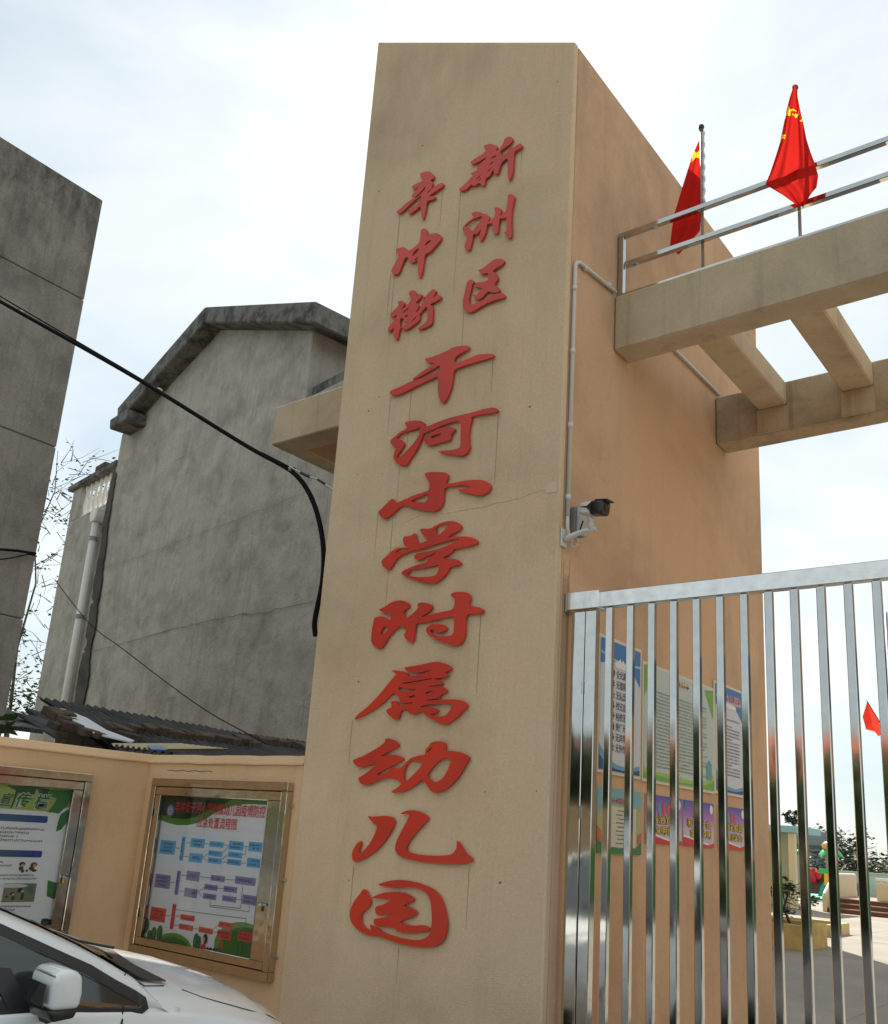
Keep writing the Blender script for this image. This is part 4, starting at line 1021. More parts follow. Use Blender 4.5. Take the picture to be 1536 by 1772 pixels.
def para(conv, x1, yt, yb, n, u0=None, ink_=ink):
    u1, vt = conv(x1, yt); vb = conv(x1, yb)[1]
    gibber('body_print', PL, (u0 if u0 is not None else lu0 + .05), vb, u1, vt, n, .003, ink_, bL, ragged=.25, lh=.62)
para(a4, 770, 985, 1240, 4)
para(a5, 260, 180, 350, 3); para(a5, 630, 400, 510, 2); para(a5, 540, 905, 1025, 2); para(a5, 480, 1130, 1200, 1)
# little printed scene: two plain figures, and a picture box of two people by a bin
pb = [a5(85, 560), a5(578, 575), a5(530, 865), a5(40, 855)]
ub0, vb1 = a5(70, 560); ub1, vb0 = a5(555, 865)
flat('printed_picture', rectp(ub0, vb0, ub1, vb1), PL, .0048, flatc('print_olive', (.25, .26, .16)), bL)
flat('printed_picture', [(ub0 + (ub1 - ub0) * .6, vb1 - .002), (ub1 - .02, vb1 - .002), (ub1 - .02, vb0 + .05), (ub0 + (ub1 - ub0) * .75, vb0 + .07)], PL, .0058, flatc('print_teal', (.12, .22, .20)), bL)
def pblob(x, y, rx, ry, mat, off=.0045):
    u, v = a5(x, y); ua = a5(x + rx, y)[0]; vb = a5(x, y - ry)[1]
    flat('printed_figure', ellp(u, v, abs(ua - u), abs(vb - v), 16), PL, off, mat, bL)
pink = flatc('print_skin', (.62, .42, .32)); brn = flatc('print_brown', (.16, .05, .04)); gry = flatc('print_dark_grey', (.06, .06, .06))
for (x, y, rx, ry, mt) in [(365, 240, 50, 38, ink), (372, 262, 32, 26, pink), (345, 310, 40, 40, gry), (370, 355, 26, 30, brn), (560, 250, 56, 40, brn), (572, 268, 30, 28, pink), (520, 310, 46, 36, brn), (560, 345, 45, 22, gry), (440, 350, 20, 20, gry)]: pblob(x, y, rx, ry, mt, .0035 + .0008 * (mt is pink))
for (x, y, rx, ry, mt) in [(330, 675, 48, 42, ink), (362, 690, 28, 25, pink), (360, 770, 28, 68, gry), (190, 730, 38, 28, gry), (205, 745, 22, 20, pink), (205, 800, 28, 40, gry), (100, 780, 28, 20, gry)]: pblob(x, y, rx, ry, mt, .0068 + .001 * (mt is pink))
flat('printed_balloon', ellp(*a5(205, 600), .028 * 4, .013, 20), PL, .0068, flatc('print_white', (.75, .77, .8)), bL)
fpoly('printed_leaf', a5, [(790, 505), (960, 560), (935, 850), (770, 770)], .003, flatc('print_leaf_mid', (.04, .21, .05)))
fpoly('printed_leaf', a5, [(690, 1150), (760, 1140), (880, 1170), (870, 1360), (660, 1270)], .003, flatc('print_night', (.02, .04, .08)))
fpoly('printed_leaf', a5, [(700, 1200), (800, 1190), (780, 1260), (690, 1290)], .0042, flatc('print_leaf_mid', (.04, .21, .05)))

# ================================================================== POSTERS on the tower's flank
SF = Frame(0, XR + .012)
def panel(label, u0, u1, v0, v1, kind, grp):
    b = thing('poster_board', label, 'poster', SF.w((u0 + u1) / 2, v0, -.012), group=grp)
    MB().prism([SF.w(u0, v0, -.0105), SF.w(u1, v0, -.0105), SF.w(u1, v1, -.0105), SF.w(u0, v1, -.0105)], Vector((.012, 0, 0))).build('backing', flatc('board_cream', (.66, .62, .50)), b, bevel=.002)
    e = .022
    a0, a1, b0, b1 = u0 + e, u1 - e, v0 + e, v1 - e
    W, H = a1 - a0, b1 - b0
    S = lambda pts: [(a0 + W * x, b0 + H * y) for x, y in pts]
    if kind == 'blue':
        flat('print_field', rectp(a0, b0, a1, b1), SF, .003, flatc('pale_print', (.58, .62, .68)), b)
        flat('blue_header', S([(0, .80), (.25, .84), (.45, .845), (.7, .82), (.85, .78), (1, .70), (1, 1), (0, 1)]), SF, .0042, flatc('poster_blue', (.04, .19, .46)), b)
        flat('light_arc', S([(0, .90), (.3, .865), (.6, .86), (1, .88), (1, .86), (.6, .845), (.3, .85), (0, .88)]), SF, .0054, flatc('poster_sky', (.30, .52, .70)), b)
        flat('skyline', S([(.34, .80), (.34, .845), (.40, .86), (.42, .85), (.47, .885), (.5, .85), (.54, .88), (.58, .845), (.64, .87), (.70, .84), (.76, .835), (.76, .80)]), SF, .0056, flatc('print_white', (.75, .77, .8)), b)
        flat('wave', S([(0, 0), (1, 0), (1, .075), (.7, .04), (.4, .055), (.15, .11), (0, .19)]), SF, .0042, flatc('poster_sky2', (.13, .36, .55)), b)
        flat('wave', S([(0, 0), (1, 0), (1, .04), (.7, .015), (.4, .02), (.15, .05), (0, .11)]), SF, .0054, flatc('poster_navy', (.02, .07, .28)), b)
    elif kind == 'green':
        flat('print_field', rectp(a0, b0, a1, b1), SF, .003, flatc('mint_print', (.47, .56, .52)), b)
        flat('leaf_corner', S([(0, 1), (.16, 1), (.12, .93), (.05, .88), (.03, .78), (0, .72)]), SF, .0042, flatc('poster_leaf', (.16, .40, .07)), b)
        flat('leaf_corner', S([(1, 1), (.86, .97), (.9, .9), (.94, .80), (1, .70)]), SF, .0042, flatc('poster_leaf', (.16, .40, .07)), b)
        flat('grass_edge', S([(0, 0), (1, 0), (1, .16), (.85, .07), (.6, .055), (.3, .075), (.1, .07), (0, .10)]), SF, .0042, flatc('poster_leaf_l', (.32, .52, .12)), b)
        flat('grass_edge', S([(0, 0), (1, 0), (1, .10), (.85, .03), (.5, .02), (.2, .045), (0, .05)]), SF, .0054, flatc('poster_leaf', (.16, .40, .07)), b)
        flat('printed_house', S([(.88, .10), (.96, .10), (.96, .26), (.92, .29), (.88, .24)]), SF, .0056, flatc('poster_teal', (.10, .34, .36)), b)
    return b, a0, a1, b0, b1, S
pkd = flatc('poster_ink', (.10, .10, .14)); orr = flatc('poster_orange', (.72, .26, .12))
b, a0, a1, b0, b1, S = panel('tall blue-headed poster of spaced short lines, leftmost behind the gate bars', 5.11, 5.705, 2.005, 2.865, 'blue', 'large posters on the tower flank')
W, H = a1 - a0, b1 - b0
rows = ['全化建', '无值隔', '无疏漏', '校无盲', '包校无', '责任无', '无异常', '无外作']
for i, s_ in enumerate(rows):
    vv = SF.uv(1070, 1168 + i * 18.2)[1]
    uL, uR = SF.uv(1066, 1168)[0], SF.uv(1080, 1168)[0]
    text('lettering', s_, SF, uL - .005, vv - .026, uR + .02, vv + .026, .0055, pkd, b, bold=.01)
    gibber('body_print', SF, a0 + .06, vv - .03, uL - .012, vv + .03, 1, .0055, pkd, b, ragged=0, lh=.8)
    gibber('body_print', SF, uR + .03, vv - .03, a1 - .06, vv + .03, 1, .0055, pkd, b, ragged=.4, lh=.8)
b, a0, a1, b0, b1, S = panel('widest green-edged poster of dense small print in the middle behind the gate bars', 5.725, 6.955, 2.0, 2.80, 'green', 'large posters on the tower flank')
u0, v1 = SF.uv(1151, 1181); u1, v0 = SF.uv(1194, 1198)
gibber('heading', SF, u0, v0 - .0, u1, v0 + .055, 1, .0055, orr, b, ragged=0, lh=.95)
gibber('body_print', SF, a0 + .14, b0 + .08, a1 - .13, b1 - .15, 22, .0055, flatc('poster_ink_g', (.22, .30, .28)), b, ragged=.35)
b, a0, a1, b0, b1, S = panel('tall blue-headed poster farthest along the flank behind the gate bars', 6.96, 7.555, 2.01, 2.87, 'blue', 'large posters on the tower flank')
text('lettering', '《幼儿园》', SF, a0 + .12, b1 - .13, a1 - .03, b1 - .05, .0066, flatc('print_pink', (.75, .35, .32)), b, bold=.02)
gibber('body_print', SF, a0 + .05, b0 + .12, a1 - .06, b1 - .24, 18, .0055, pkd, b, ragged=.7)
def small(label, u0, u1, v0, v1, kind, w1='', w2=''):
    b = thing('poster', label, 'poster', SF.w((u0 + u1) / 2, v0, -.012), group='small posters in the lower row on the tower flank')
    MB().prism([SF.w(u0, v0, -.0105), SF.w(u1, v0, -.0105), SF.w(u1, v1, -.0105), SF.w(u0, v1, -.0105)], Vector((.008, 0, 0))).build('backing', flatc('board_cream', (.66, .62, .50)), b)
    W, H = u1 - u0, v1 - v0
    S = lambda pts: [(u0 + W * x, v0 + H * y) for x, y in pts]
    if kind == 'list':
        flat('print_field', rectp(u0, v0, u1, v1), SF, 0, flatc('meadow_sky', (.18, .42, .46)), b)
        flat('print_field', S([(0, .12), (1, .12), (1, .68), (.8, .75), (.2, .75), (0, .6)]), SF, .0012, flatc('meadow_yellow', (.42, .42, .18)), b)
        flat('printed_grass', S([(0, 0), (1, 0), (1, .22), (.9, .12), (.5, .08), (.12, .14), (0, .25)]), SF, .0024, flatc('poster_leaf_d', (.03, .20, .07)), b)
        flat('printed_flowers', S([(0, .2), (.12, .16), (.08, .34), (0, .42)]), SF, .0036, flatc('flower_orange', (.60, .13, .05)), b)
        flat('printed_flowers', S([(1, .2), (.9, .16), (.92, .30), (1, .36)]), SF, .0036, flatc('flower_orange', (.60, .13, .05)), b)
        flat('list_sheet', S([(.14, .10), (.86, .10), (.86, .72), (.14, .72)]), SF, .0036, flatc('list_paper', (.60, .60, .48)), b)
        gibber('heading', SF, u0 + W * .2, v0 + H * .76, u1 - W * .2, v0 + H * .86, 1, .005, redp, b, ragged=0, lh=.95)
        gibber('body_print', SF, u0 + W * .4, v0 + H * .13, u0 + W * .66, v0 + H * .69, 9, .005, ink, b, ragged=.3, lh=.4)
    else:
        m, nt, bs = new_mat('print_purple_sky'); L = nt.links.new
        g = N(nt, 'ShaderNodeNewGeometry'); s = N(nt, 'ShaderNodeSeparateXYZ'); L(g.outputs['Position'], s.inputs[0])
        r = N(nt, 'ShaderNodeMapRange'); r.inputs['From Min'].default_value = v0 + H * .25; r.inputs['From Max'].default_value = v1; L(s.outputs['Z'], r.inputs['Value'])
        rr = N(nt, 'ShaderNodeValToRGB'); e = rr.color_ramp.elements
        e[0].position = 0.1; e[0].color = (.55, .48, .60, 1); e[1].position = 1; e[1].color = (.07, .09, .36, 1)
        k_ = e.new(.5); k_.color = (.42, .20, .48, 1)
        L(r.outputs['Result'], rr.inputs['Fac']); L(rr.outputs['Color'], bs.inputs['Base Color'])
        flat('print_field', rectp(u0, v0, u1, v1), SF, 0, m, b)
        flat('red_ribbon', S([(0, 0), (1, 0), (1, .10), (.8, .05), (.5, .10), (.2, .17), (0, .2)]), SF, .0012, flatc('ribbon_red', (.60, .03, .04)), b)
        flat('pale_ribbon', S([(0, .2), (.2, .17), (.5, .10), (.8, .05), (.8, .09), (.5, .14), (.2, .22), (0, .24)]), SF, .0024, flatc('print_white', (.75, .77, .8)), b)
        for i, c_ in enumerate([(.08, .35, .45), (.6, .08, .12), (.65, .1, .1), (.1, .3, .5)][:3]):
            cx = u0 + W * (.35 + .13 * i); cz = v0 + H * .72
            flat('diamond', [(cx - .03, cz), (cx, cz - .045), (cx + .03, cz), (cx, cz + .045)], SF, .0024, flatc('diamond%d' % i, c_), b)
        flat('badge', ellp(u1 - W * .09, v1 - H * .14, .030, .034, 16), SF, .0024, flatc('print_white', (.75, .77, .8)), b)
        flat('badge', ellp(u0 + W * .08, v1 - H * .12, .022, .026, 16), SF, .0024, flatc('print_blue', (.05, .20, .5)), b)
        ye = flatc('letter_yellow', (.68, .55, .06)); oe = (.05, flatc('letter_brown', (.10, .05, .02)))
        text('lettering', w1, SF, u0 + W * .12, v0 + H * .42, u0 + W * .9, v0 + H * .60, .0052, ye, b, bold=.01, outline=oe)
        text('lettering', w2, SF, u0 + W * .22, v0 + H * .20, u0 + W * .9, v0 + H * .37, .0052, ye, b, bold=.01, outline=oe)
small('green meadow-edged list poster, leftmost in the lower row behind the gate bars', 5.13, 5.72, 1.535, 1.925, 'list')
small('purple poster with yellow lettering just right of the meadow-edged list poster', 5.79, 6.35, 1.61, 1.925, 'p', '法治宣传', '文明创建')
small('purple poster with yellow lettering between two others of the lower row', 6.375, 6.925, 1.61, 1.925, 'p', '和谐社会', '富强文明')
small('purple poster with yellow lettering, rightmost in the lower row behind the gate bars', 7.02, 7.56, 1.61, 1.925, 'p', '美好家园', '喜迎合')
# ================================================================== STEEL GATE
M['steel_rail'] = steel_mat('sky_bright_steel', (.80, .79, .76), rough=.2, wav=.03)  # lighter copy of the gate steel, reflected sky put into its colour
gt = thing('steel_gate', 'polished stainless steel bar gate closing the entrance beside the tower', 'gate', (-2.7, 4.74, 0))
GY = 4.72
gx0 = -2.541; pitch = .1317
bar = MB().box(-.020, .020, -.019, .019, .16, 2.915).build('bar', M['steel'], gt, local=True, bevel=.004)
nbar = 45; off0 = world_off(gt)
for i in range(nbar):
    o = bar if i == 0 else bar.copy()
    if i: C.objects.link(o); o.parent = gt
    if i < 14:                     # hand-built gate: slight differences in twist of the visible bars
        o.rotation_euler = (0, 0, R_(random.uniform(-1.2, 1.2)))
    o.location = Vector((gx0 + .020 + i * pitch, GY + .020, 0)) - off0
MB().box(-2.60, 3.36, GY - .006, GY + .052, 2.918, 3.012).build('top_rail', M['steel_rail'], gt, bevel=.004)
MB().box(-2.60, 3.36, GY - .006, GY + .052, .08, .158).build('bottom_rail', M['steel'], gt, bevel=.004)
MB().box(-2.672, -2.603, GY - .004, GY + .052, .06, 2.905).build('stile', M['steel'], gt, bevel=.004)
MB().box(-2.762, -2.676, GY - .004, GY + .055, 0, 2.905).build('post', M['steel'], gt, bevel=.004)
MB().box(-2.785, -2.575, GY - .030, GY + .075, 2.912, 3.020).build('rail_sleeve', M['steel_rail'], gt, bevel=.003)
MB().box(XR + .002, -2.790, GY - .026, GY + .07, 2.905, 3.016).build('wall_bracket', M['steel_rough'], gt, bevel=.003)
for z in (.5, 1.75, 2.45):
    MB().tube([(-2.674, GY - .012, z - .035), (-2.674, GY - .012, z + .035)], .006, 8).build('hinge', M['steel'], gt)
# dark paint drip lines down the tower's near edge beside the post
mb = MB()
for i in range(7):
    y = D + .075 + i * .012 + random.uniform(-.003, .003); z0 = P(975, 960, 0, XR)[2] - random.uniform(0, .15)
    mb.add([(XR + .0015, y - .002, z0), (XR + .0015, y + .002, z0), (XR + .0015, y + .001, z0 - .9 - random.random()), (XR + .0015, y - .001, z0 - .9)], [(0, 1, 2, 3)])
tag(mb.build('drip_lines', M['rain'], tower), kind='stuff')

# ================================================================== CONDUIT AND CAMERA
def arc(c, a, b, r, n=6):
    return [Vector(c) + Vector(a) * (r * math.cos(math.pi / 2 * i / n)) + Vector(b) * (r * math.sin(math.pi / 2 * i / n)) for i in range(n + 1)]
cx_ = XR + .018
pz = P(990, 452, 0, XR)[2]; pend = P(1066, 512, 0, XR)
pts = [(cx_, 4.672, 3.50), (cx_, 4.672, pz - .08)]
mid = [Vector((cx_, 4.672, pz - .03)), Vector((cx_, 4.690, pz)), Vector((cx_, 4.73, pz + .02))]
pts = [Vector(p) for p in pts] + mid + [Vector((cx_, 5.235, pend.z + .0))]
cd = thing('conduit', 'white plastic conduit climbing the tower flank from the security camera to the beam', 'conduit', (cx_, 4.672, 3.3))
MB().tube(pts, .0135, 10).build('pipe', M['white_pvc'], cd, smooth=True)
for (y, z) in [(4.672, 3.62), (4.672, 4.1), (4.672, 4.62), (4.672, 5.08)]:
    MB().tube([(cx_, y, z - .018), (cx_, y, z + .018)], .0175, 10).build('coupling', M['white_pvc'], cd, smooth=True)
MB().tube([(cx_, 4.78, pz + .019), (cx_, 4.81, pz + .018)], .0175, 10).build('coupling', M['white_pvc'], cd, smooth=True)
MB().tube([(cx_, 5.12, pend.z + .003), (cx_, 5.15, pend.z + .002)], .0175, 10).build('coupling', M['white_pvc'], cd, smooth=True)
MB().tube([(cx_, 4.672, 3.50), (cx_, 4.675, 3.42), (cx_ + .01, 4.69, 3.36), (cx_ + .015, 4.71, 3.345)], .0125, 8).build('bend', M['white_pvc'], cd, smooth=True)
c2 = thing('conduit', 'short grey-white conduit on the tower flank behind the cross beams', 'conduit', (cx_, 5.5, 5.0))
q0 = P(1168, 612, 0, XR); q1 = P(1243, 686, 0, XR)
MB().tube([(cx_, q0.y - .8, q0.z), (cx_, q1.y - .02, q1.z)], .0135, 8).build('pipe', M['white_pvc'], c2, smooth=True)

bxp = thing('junction_box', 'small grey electrical junction box on the tower flank behind the camera arm', 'junction box', (XR, 4.77, 3.5))
MB().box(XR + .002, XR + .055, 4.715, 4.825, 3.40, 3.575).build('case', M['grey_plastic'], bxp, bevel=.008)
MB().box(XR + .057, XR + .068, 4.712, 4.828, 3.397, 3.578).build('lid', flatc('light_grey_plastic', (.36, .37, .37)), bxp, bevel=.008)

cc = thing('security_camera', 'white and black bullet security camera on an arm at the tower edge', 'camera', (XR, 4.66, 3.37))
by, bz = 4.655, 3.355
MB().box(XR + .001, XR + .012, by - .035, by + .035, bz - .055, bz + .06).build('wall_plate', M['white_pvc'], cc, bevel=.004)
armp = [Vector((XR + .012, by, bz - .012)), Vector((XR + .07, by, bz + .008)), Vector((XR + .14, by + .005, bz + .028)), Vector((XR + .215, by + .01, bz + .032))]
MB().tube(armp, [.021, .018, .014, .013], 10).build('arm', M['white_pvc'], cc, smooth=True)
MB().tube([(XR + .185, by + .01, bz + .03), (XR + .19, by + .01, bz + .085)], [.018, .014], 10).build('swivel', M['white_pvc'], cc, smooth=True)
MB().sphere((XR + .19, by + .01, bz + .095), .02, 10, 7).build('ball_joint', M['white_pvc'], cc, smooth=True)
# body aimed out over the street to the right: sleeve of rounded-rectangle section
adir = Vector((.96, -.12, -.14)).normalized(); aside = adir.cross(Vector((0, 0, 1))).normalized(); aup = aside.cross(adir)
bc = Vector((XR + .205, by + .0, bz + .158))
def rr_section(c, w, h, r=.4, n=4):
    out = []
    for (sx, sz, a0_) in ((1, 1, 0), (-1, 1, 90), (-1, -1, 180), (1, -1, 270)):
        for i in range(n + 1):
            a = R_(a0_ + 90 * i / n)
            out.append(c + aside * (sx * w * (1 - r) + w * r * math.cos(a)) + aup * (sz * h * (1 - r) + h * r * math.sin(a)))
    return out
def loft(rings, name, mat, par, smooth=True):
    n = len(rings[0]); vs = [p for r in rings for p in r]
    fs = [(i * n + j, i * n + (j + 1) % n, (i + 1) * n + (j + 1) % n, (i + 1) * n + j) for i in range(len(rings) - 1) for j in range(n)]
    fs += [tuple(range(n - 1, -1, -1)), tuple((len(rings) - 1) * n + j for j in range(n))]
    return mesh_obj(name, vs, fs, mat, par, smooth=smooth)
loft([rr_section(bc + adir * t, w, h) for t, w, h in [(-.085, .024, .026), (-.08, .032, .034), (.005, .038, .042)]], 'housing', M['white_pvc'], cc)
loft([rr_section(bc + adir * t, w, h) for t, w, h in [(.006, .0385, .0425), (.085, .042, .044), (.092, .038, .038)]], 'front_hood', M['black_plastic'], cc)
loft([rr_section(bc + adir * t + aup * .0425, .040, .004, .3) for t in (.03, .115)], 'sun_visor', M['black_plastic'], cc)
MB().tube([bc + adir * .093, bc + adir * .097], .02, 14).build('lens', M['car_glass'], cc)
MB().prism([bc + adir * -.082 + aside * .0375 + aup * .006, bc + adir * -.02 + aside * .0405 + aup * .008, bc + adir * .012 + aside * .043 + aup * .034, bc + adir * .012 + aside * .043 - aup * .03, bc + adir * -.02 + aside * .0405 - aup * .004], aside * -.002).build('side_stripe', M['black_plastic'], cc)
MB().tube([(XR + .03, by + .03, bz + .04), (XR + .075, by + .03, bz + .02), (XR + .10, by + .025, bz + .04), (XR + .125, by + .02, bz + .10)], .0045, 6).build('lead', M['black_cable'], cc, smooth=True)
lp = [Vector((XR + .055 + .03 * math.cos(a), by + .04, bz - .02 + .03 * math.sin(a))) for a in [math.pi * i / 8 for i in range(16)]]
MB().tube(lp, .006, 6).build('lead_loop', M['white_pvc'], cc, smooth=True)

# ================================================================== RAILING ON THE BEAM
rl = thing('beam_railing', 'stainless steel two-bar railing standing along the top of the front beam', 'railing', (0, 5.31, 5.335))
RY = 5.30
def sq(name, x0, x1, z0, z1, w=.02): return MB().box(x0, x1, RY - w, RY + w, z0, z1).build(name, M['steel'], rl, bevel=.003)
sq('top_rail', -2.796, 3.38, 5.828, 5.866); sq('middle_rail', -2.750, 3.38, 5.578, 5.616)
MB().box(-2.796, 3.38, RY - .024, RY + .024, 5.337, 5.362).build('base_rail', M['steel'], rl, bevel=.003)
for x in (-2.775, -.5, 1.6, 3.36): sq('post', x - .02, x + .02, 5.364, 5.826)

# ================================================================== FLAGS
FY = 5.35
def flag(lab_pole, lab_flag, base_px, top_px, left, right, fold, starfn, seed, dy):
    b = P(*base_px, 1, FY); t = P(*top_px, 1, FY)
    pl = thing('flagpole', lab_pole, 'flagpole', (b.x, FY, 5.365), group='flagpoles on the gateway beam')
    MB().tube([(b.x, FY, 5.365), (t.x, FY, t.z - .03)], .0105, 10).build('pole', flatc('pole_grey', (.30, .28, .28), .6), pl, smooth=True)
    MB().sphere((t.x, FY, t.z - .012), .022, 12, 8).build('finial', flatc('dark_knob', (.05, .035, .05), .4), pl, smooth=True)
    MB().tube([(t.x, FY, t.z - .05), (t.x, FY, t.z - .03)], .015, 10).build('collar', flatc('dark_knob', (.05, .035, .05), .4), pl)
    nu, nv = 64, 116
    def at(ps, tt):
        k = tt * (len(ps) - 1); i = min(int(k), len(ps) - 2); f = k - i
        return (ps[i][0] + (ps[i + 1][0] - ps[i][0]) * f, ps[i][1] + (ps[i + 1][1] - ps[i][1]) * f)
    PY_ = FY + dy
    Lp = [P(1040 + x / 2.532, 100 + y / 2.532, 1, PY_) for x, y in left]; Rp = [P(1040 + x / 2.532, 100 + y / 2.532, 1, PY_) for x, y in right]
    Lp = [(p.x, p.z) for p in Lp]; Rp = [(p.x, p.z) for p in Rp]
    def surf(u, v, o_=0):
        l = at(Lp, v); r = at(Rp, v)
        x = l[0] + (r[0] - l[0]) * u; z = l[1] + (r[1] - l[1]) * u
        amp = fold * min(1, v * 1.6 + .15)
        y = FY + dy + amp * math.sin(u * 8.5 + seed + v * 1.5) + amp * .5 * math.sin(u * 19 + v * 5) - (amp * 0.8)
        return Vector((x, y - .0 - o_, z))
    fl = thing('flag', lab_flag, 'flag', (t.x, FY, t.z - 1.0), group='national flags hanging over the gateway')
    vs = [surf(i / nu, j / nv) for j in range(nv + 1) for i in range(nu + 1)]
    fs = [(j * (nu + 1) + i, j * (nu + 1) + i + 1, (j + 1) * (nu + 1) + i + 1, (j + 1) * (nu + 1) + i) for j in range(nv) for i in range(nu)]
    cloth = mesh_obj('cloth', vs, fs, M['flag'], fl, smooth=True)
    # the stars are printed on the cloth: the cells of the weave that fall inside each star are yellow
    cloth.data.materials.append(M['star'])
    def inside(x, z, pts):
        c = False; j = len(pts) - 1
        for i in range(len(pts)):
            (xi, zi), (xj, zj) = pts[i], pts[j]
            if (zi > z) != (zj > z) and x < (xj - xi) * (z - zi) / (zj - zi) + xi: c = not c
            j = i
        return c
    stars = []
    for (px, py, r, rot, clipL) in starfn:
        c = P(1040 + px / 2.532, 100 + py / 2.532, 1, PY_); rr_ = r / 2.532 / F_PX * 6.2
        stars.append([(c.x + rr_ * (1 if k_ % 2 == 0 else .40) * math.cos(R_(rot + 36 * k_ + 90)) * 1.25, c.z + rr_ * (1 if k_ % 2 == 0 else .40) * math.sin(R_(rot + 36 * k_ + 90))) for k_ in range(10)])
    for pf in cloth.data.polygons:
        q = sum((cloth.data.vertices[i].co for i in pf.vertices), Vector()) / len(pf.vertices) + world_off(fl)
        if any(inside(q.x, q.z, st_) for st_ in stars): pf.material_index = 1
    return pl
fp1 = flag('flagpole nearer the gate tower, its white sleeve cord wound down it', 'narrow furled red flag hanging left of its pole, nearer the tower', (1216, 460), (1213, 218),
     [(447, 322), (425, 370), (398, 430), (372, 510), (350, 580), (333, 640), (318, 690), (308, 765), (300, 835)],
     [(452, 322), (451, 370), (448, 430), (446, 510), (444, 580), (443, 640), (442, 690), (436, 765), (345, 867)], .008, [(411, 430, 34, 10, .0), ], 0.3, .075)
flag('flagpole farther from the tower, reaching higher in the photo', 'wide spread red flag with yellow stars, sunlit from behind', (1384, 405), (1375, 150),
     [(842, 125), (824, 175), (809, 230), (795, 295), (780, 370), (760, 440), (740, 510), (722, 562), (800, 610), (868, 660)],
     [(856, 125), (862, 175), (874, 235), (890, 300), (905, 370), (925, 430), (945, 480), (962, 540), (955, 590), (900, 650)], .024,
     [(818, 247, 31, -12, -.03), (855, 252, 14, 15, 0), (799, 360, 19, 0, 0), (883, 281, 9, 10, 0)], 1.4, -.10)
bx_ = P(1215, 300, 1, FY).x
MB().tube([(bx_ + .018 + .006 * math.sin(i * 1.7), FY - .02 + .006 * math.cos(i * 1.7), 6.50 - i * .026) for i in range(24)], .008, 6).build('cord', M['white_pvc'], fp1, smooth=True)

# ================================================================== CABLES
def cable_pts(pxs, ys):
    return [P(x, y, 1, yy) for (x, y), yy in zip(pxs, ys)]
def smoothpts(p, k=3):
    for _ in range(k):
        q = [p[0]]
        for a, b in zip(p, p[1:]): q += [a.lerp(b, .25), a.lerp(b, .75)]
        q.append(p[-1]); p = q
    return p
cp = cable_pts([(-60, 485), (0, 522), (130, 594), (255, 665), (370, 737), (440, 780), (480, 800), (515, 822), (540, 860), (555, 910), (561, 960), (558, 1010), (549, 1050), (543, 1080), (546, 1101)],
               [3.9, 4.1, 4.4, 4.7, 4.9, 5.0, 5.02, 5.03, 5.03, 5.03, 5.0, 4.98, 4.96, 4.96, 4.98])
cb = thing('power_cable', 'thick black cable sagging across the photo to the tower and looping down beside it', 'cable', tuple(cp[6]))
MB().tube(smoothpts(cp), .021, 10).build('sheath', M['black_cable'], cb, smooth=True)
c3 = cable_pts([(-60, 476), (0, 513), (130, 589), (255, 662), (370, 734), (440, 778), (480, 797), (505, 811)], [3.9, 4.1, 4.4, 4.7, 4.9, 5.0, 5.02, 5.0])
MB().tube(smoothpts(c3, 2), .008, 6).build('carrier_wire', M['black_cable'], cb, smooth=True)
for (x, y, yy) in [(35, 538, 4.2), (275, 676, 4.75), (505, 812, 5.02)]:
    p = P(x, y, 1, yy); MB().tube([p + Vector((-.02, 0, .008)), p + Vector((.02, 0, -.008))], .027, 8).build('tie_band', M['steel_rough'], cb)
w = cable_pts([(505, 810), (520, 818), (535, 825), (550, 830), (562, 838), (574, 846), (590, 855)], [5.0, 5.01, 5.02, 5.02, 5.03, 5.04, 5.05])
MB().tube(w, .006, 6).build('anchor_wire', M['steel_rough'], cb); MB().tube([w[1], w[2]], .013, 8).build('insulator', M['black_plastic'], cb)
MB().tube([w[3], w[4]], .011, 8).build('turnbuckle', M['black_plastic'], cb)
w2 = [P(95, 1003, 1, 9), P(120, 1037, 1, 9), P(155, 1080, 1, 8.8), P(183, 1103, 1, 8.6), P(200, 1113, 1, 8.5), P(290, 1183, 1, 8), P(365, 1236, 1, 7.6), P(420, 1265, 1, 7.2), P(460, 1287, 1, 7)]
th = tag(MB().tube(smoothpts(w2, 2), .0075, 6).build('thin_wire', M['wire'], smooth=True), 'thin drooping wire crossing in front of the grey house down to the shed roof', 'wire')
w3 = [P(-20, 949, 0, -12.4), P(30, 953, 0, -12.4), P(62, 958, 0, -12.4)]
tag(MB().tube(w3, .02, 6).build('stub_wire', M['black_cable'], smooth=True), 'short black wire tied to the corner of the dark left building', 'wire')
w4 = [P(-20, 970, 0, -12.4), P(20, 966, 0, -12.4), P(50, 958, 0, -12.4), P(64, 963, 0, -12.4)]
tag(MB().tube(smoothpts(w4, 2), .01, 6).build('loose_wire', M['black_cable'], smooth=True), 'thin slack wire just under the black one on the dark left building', 'wire')
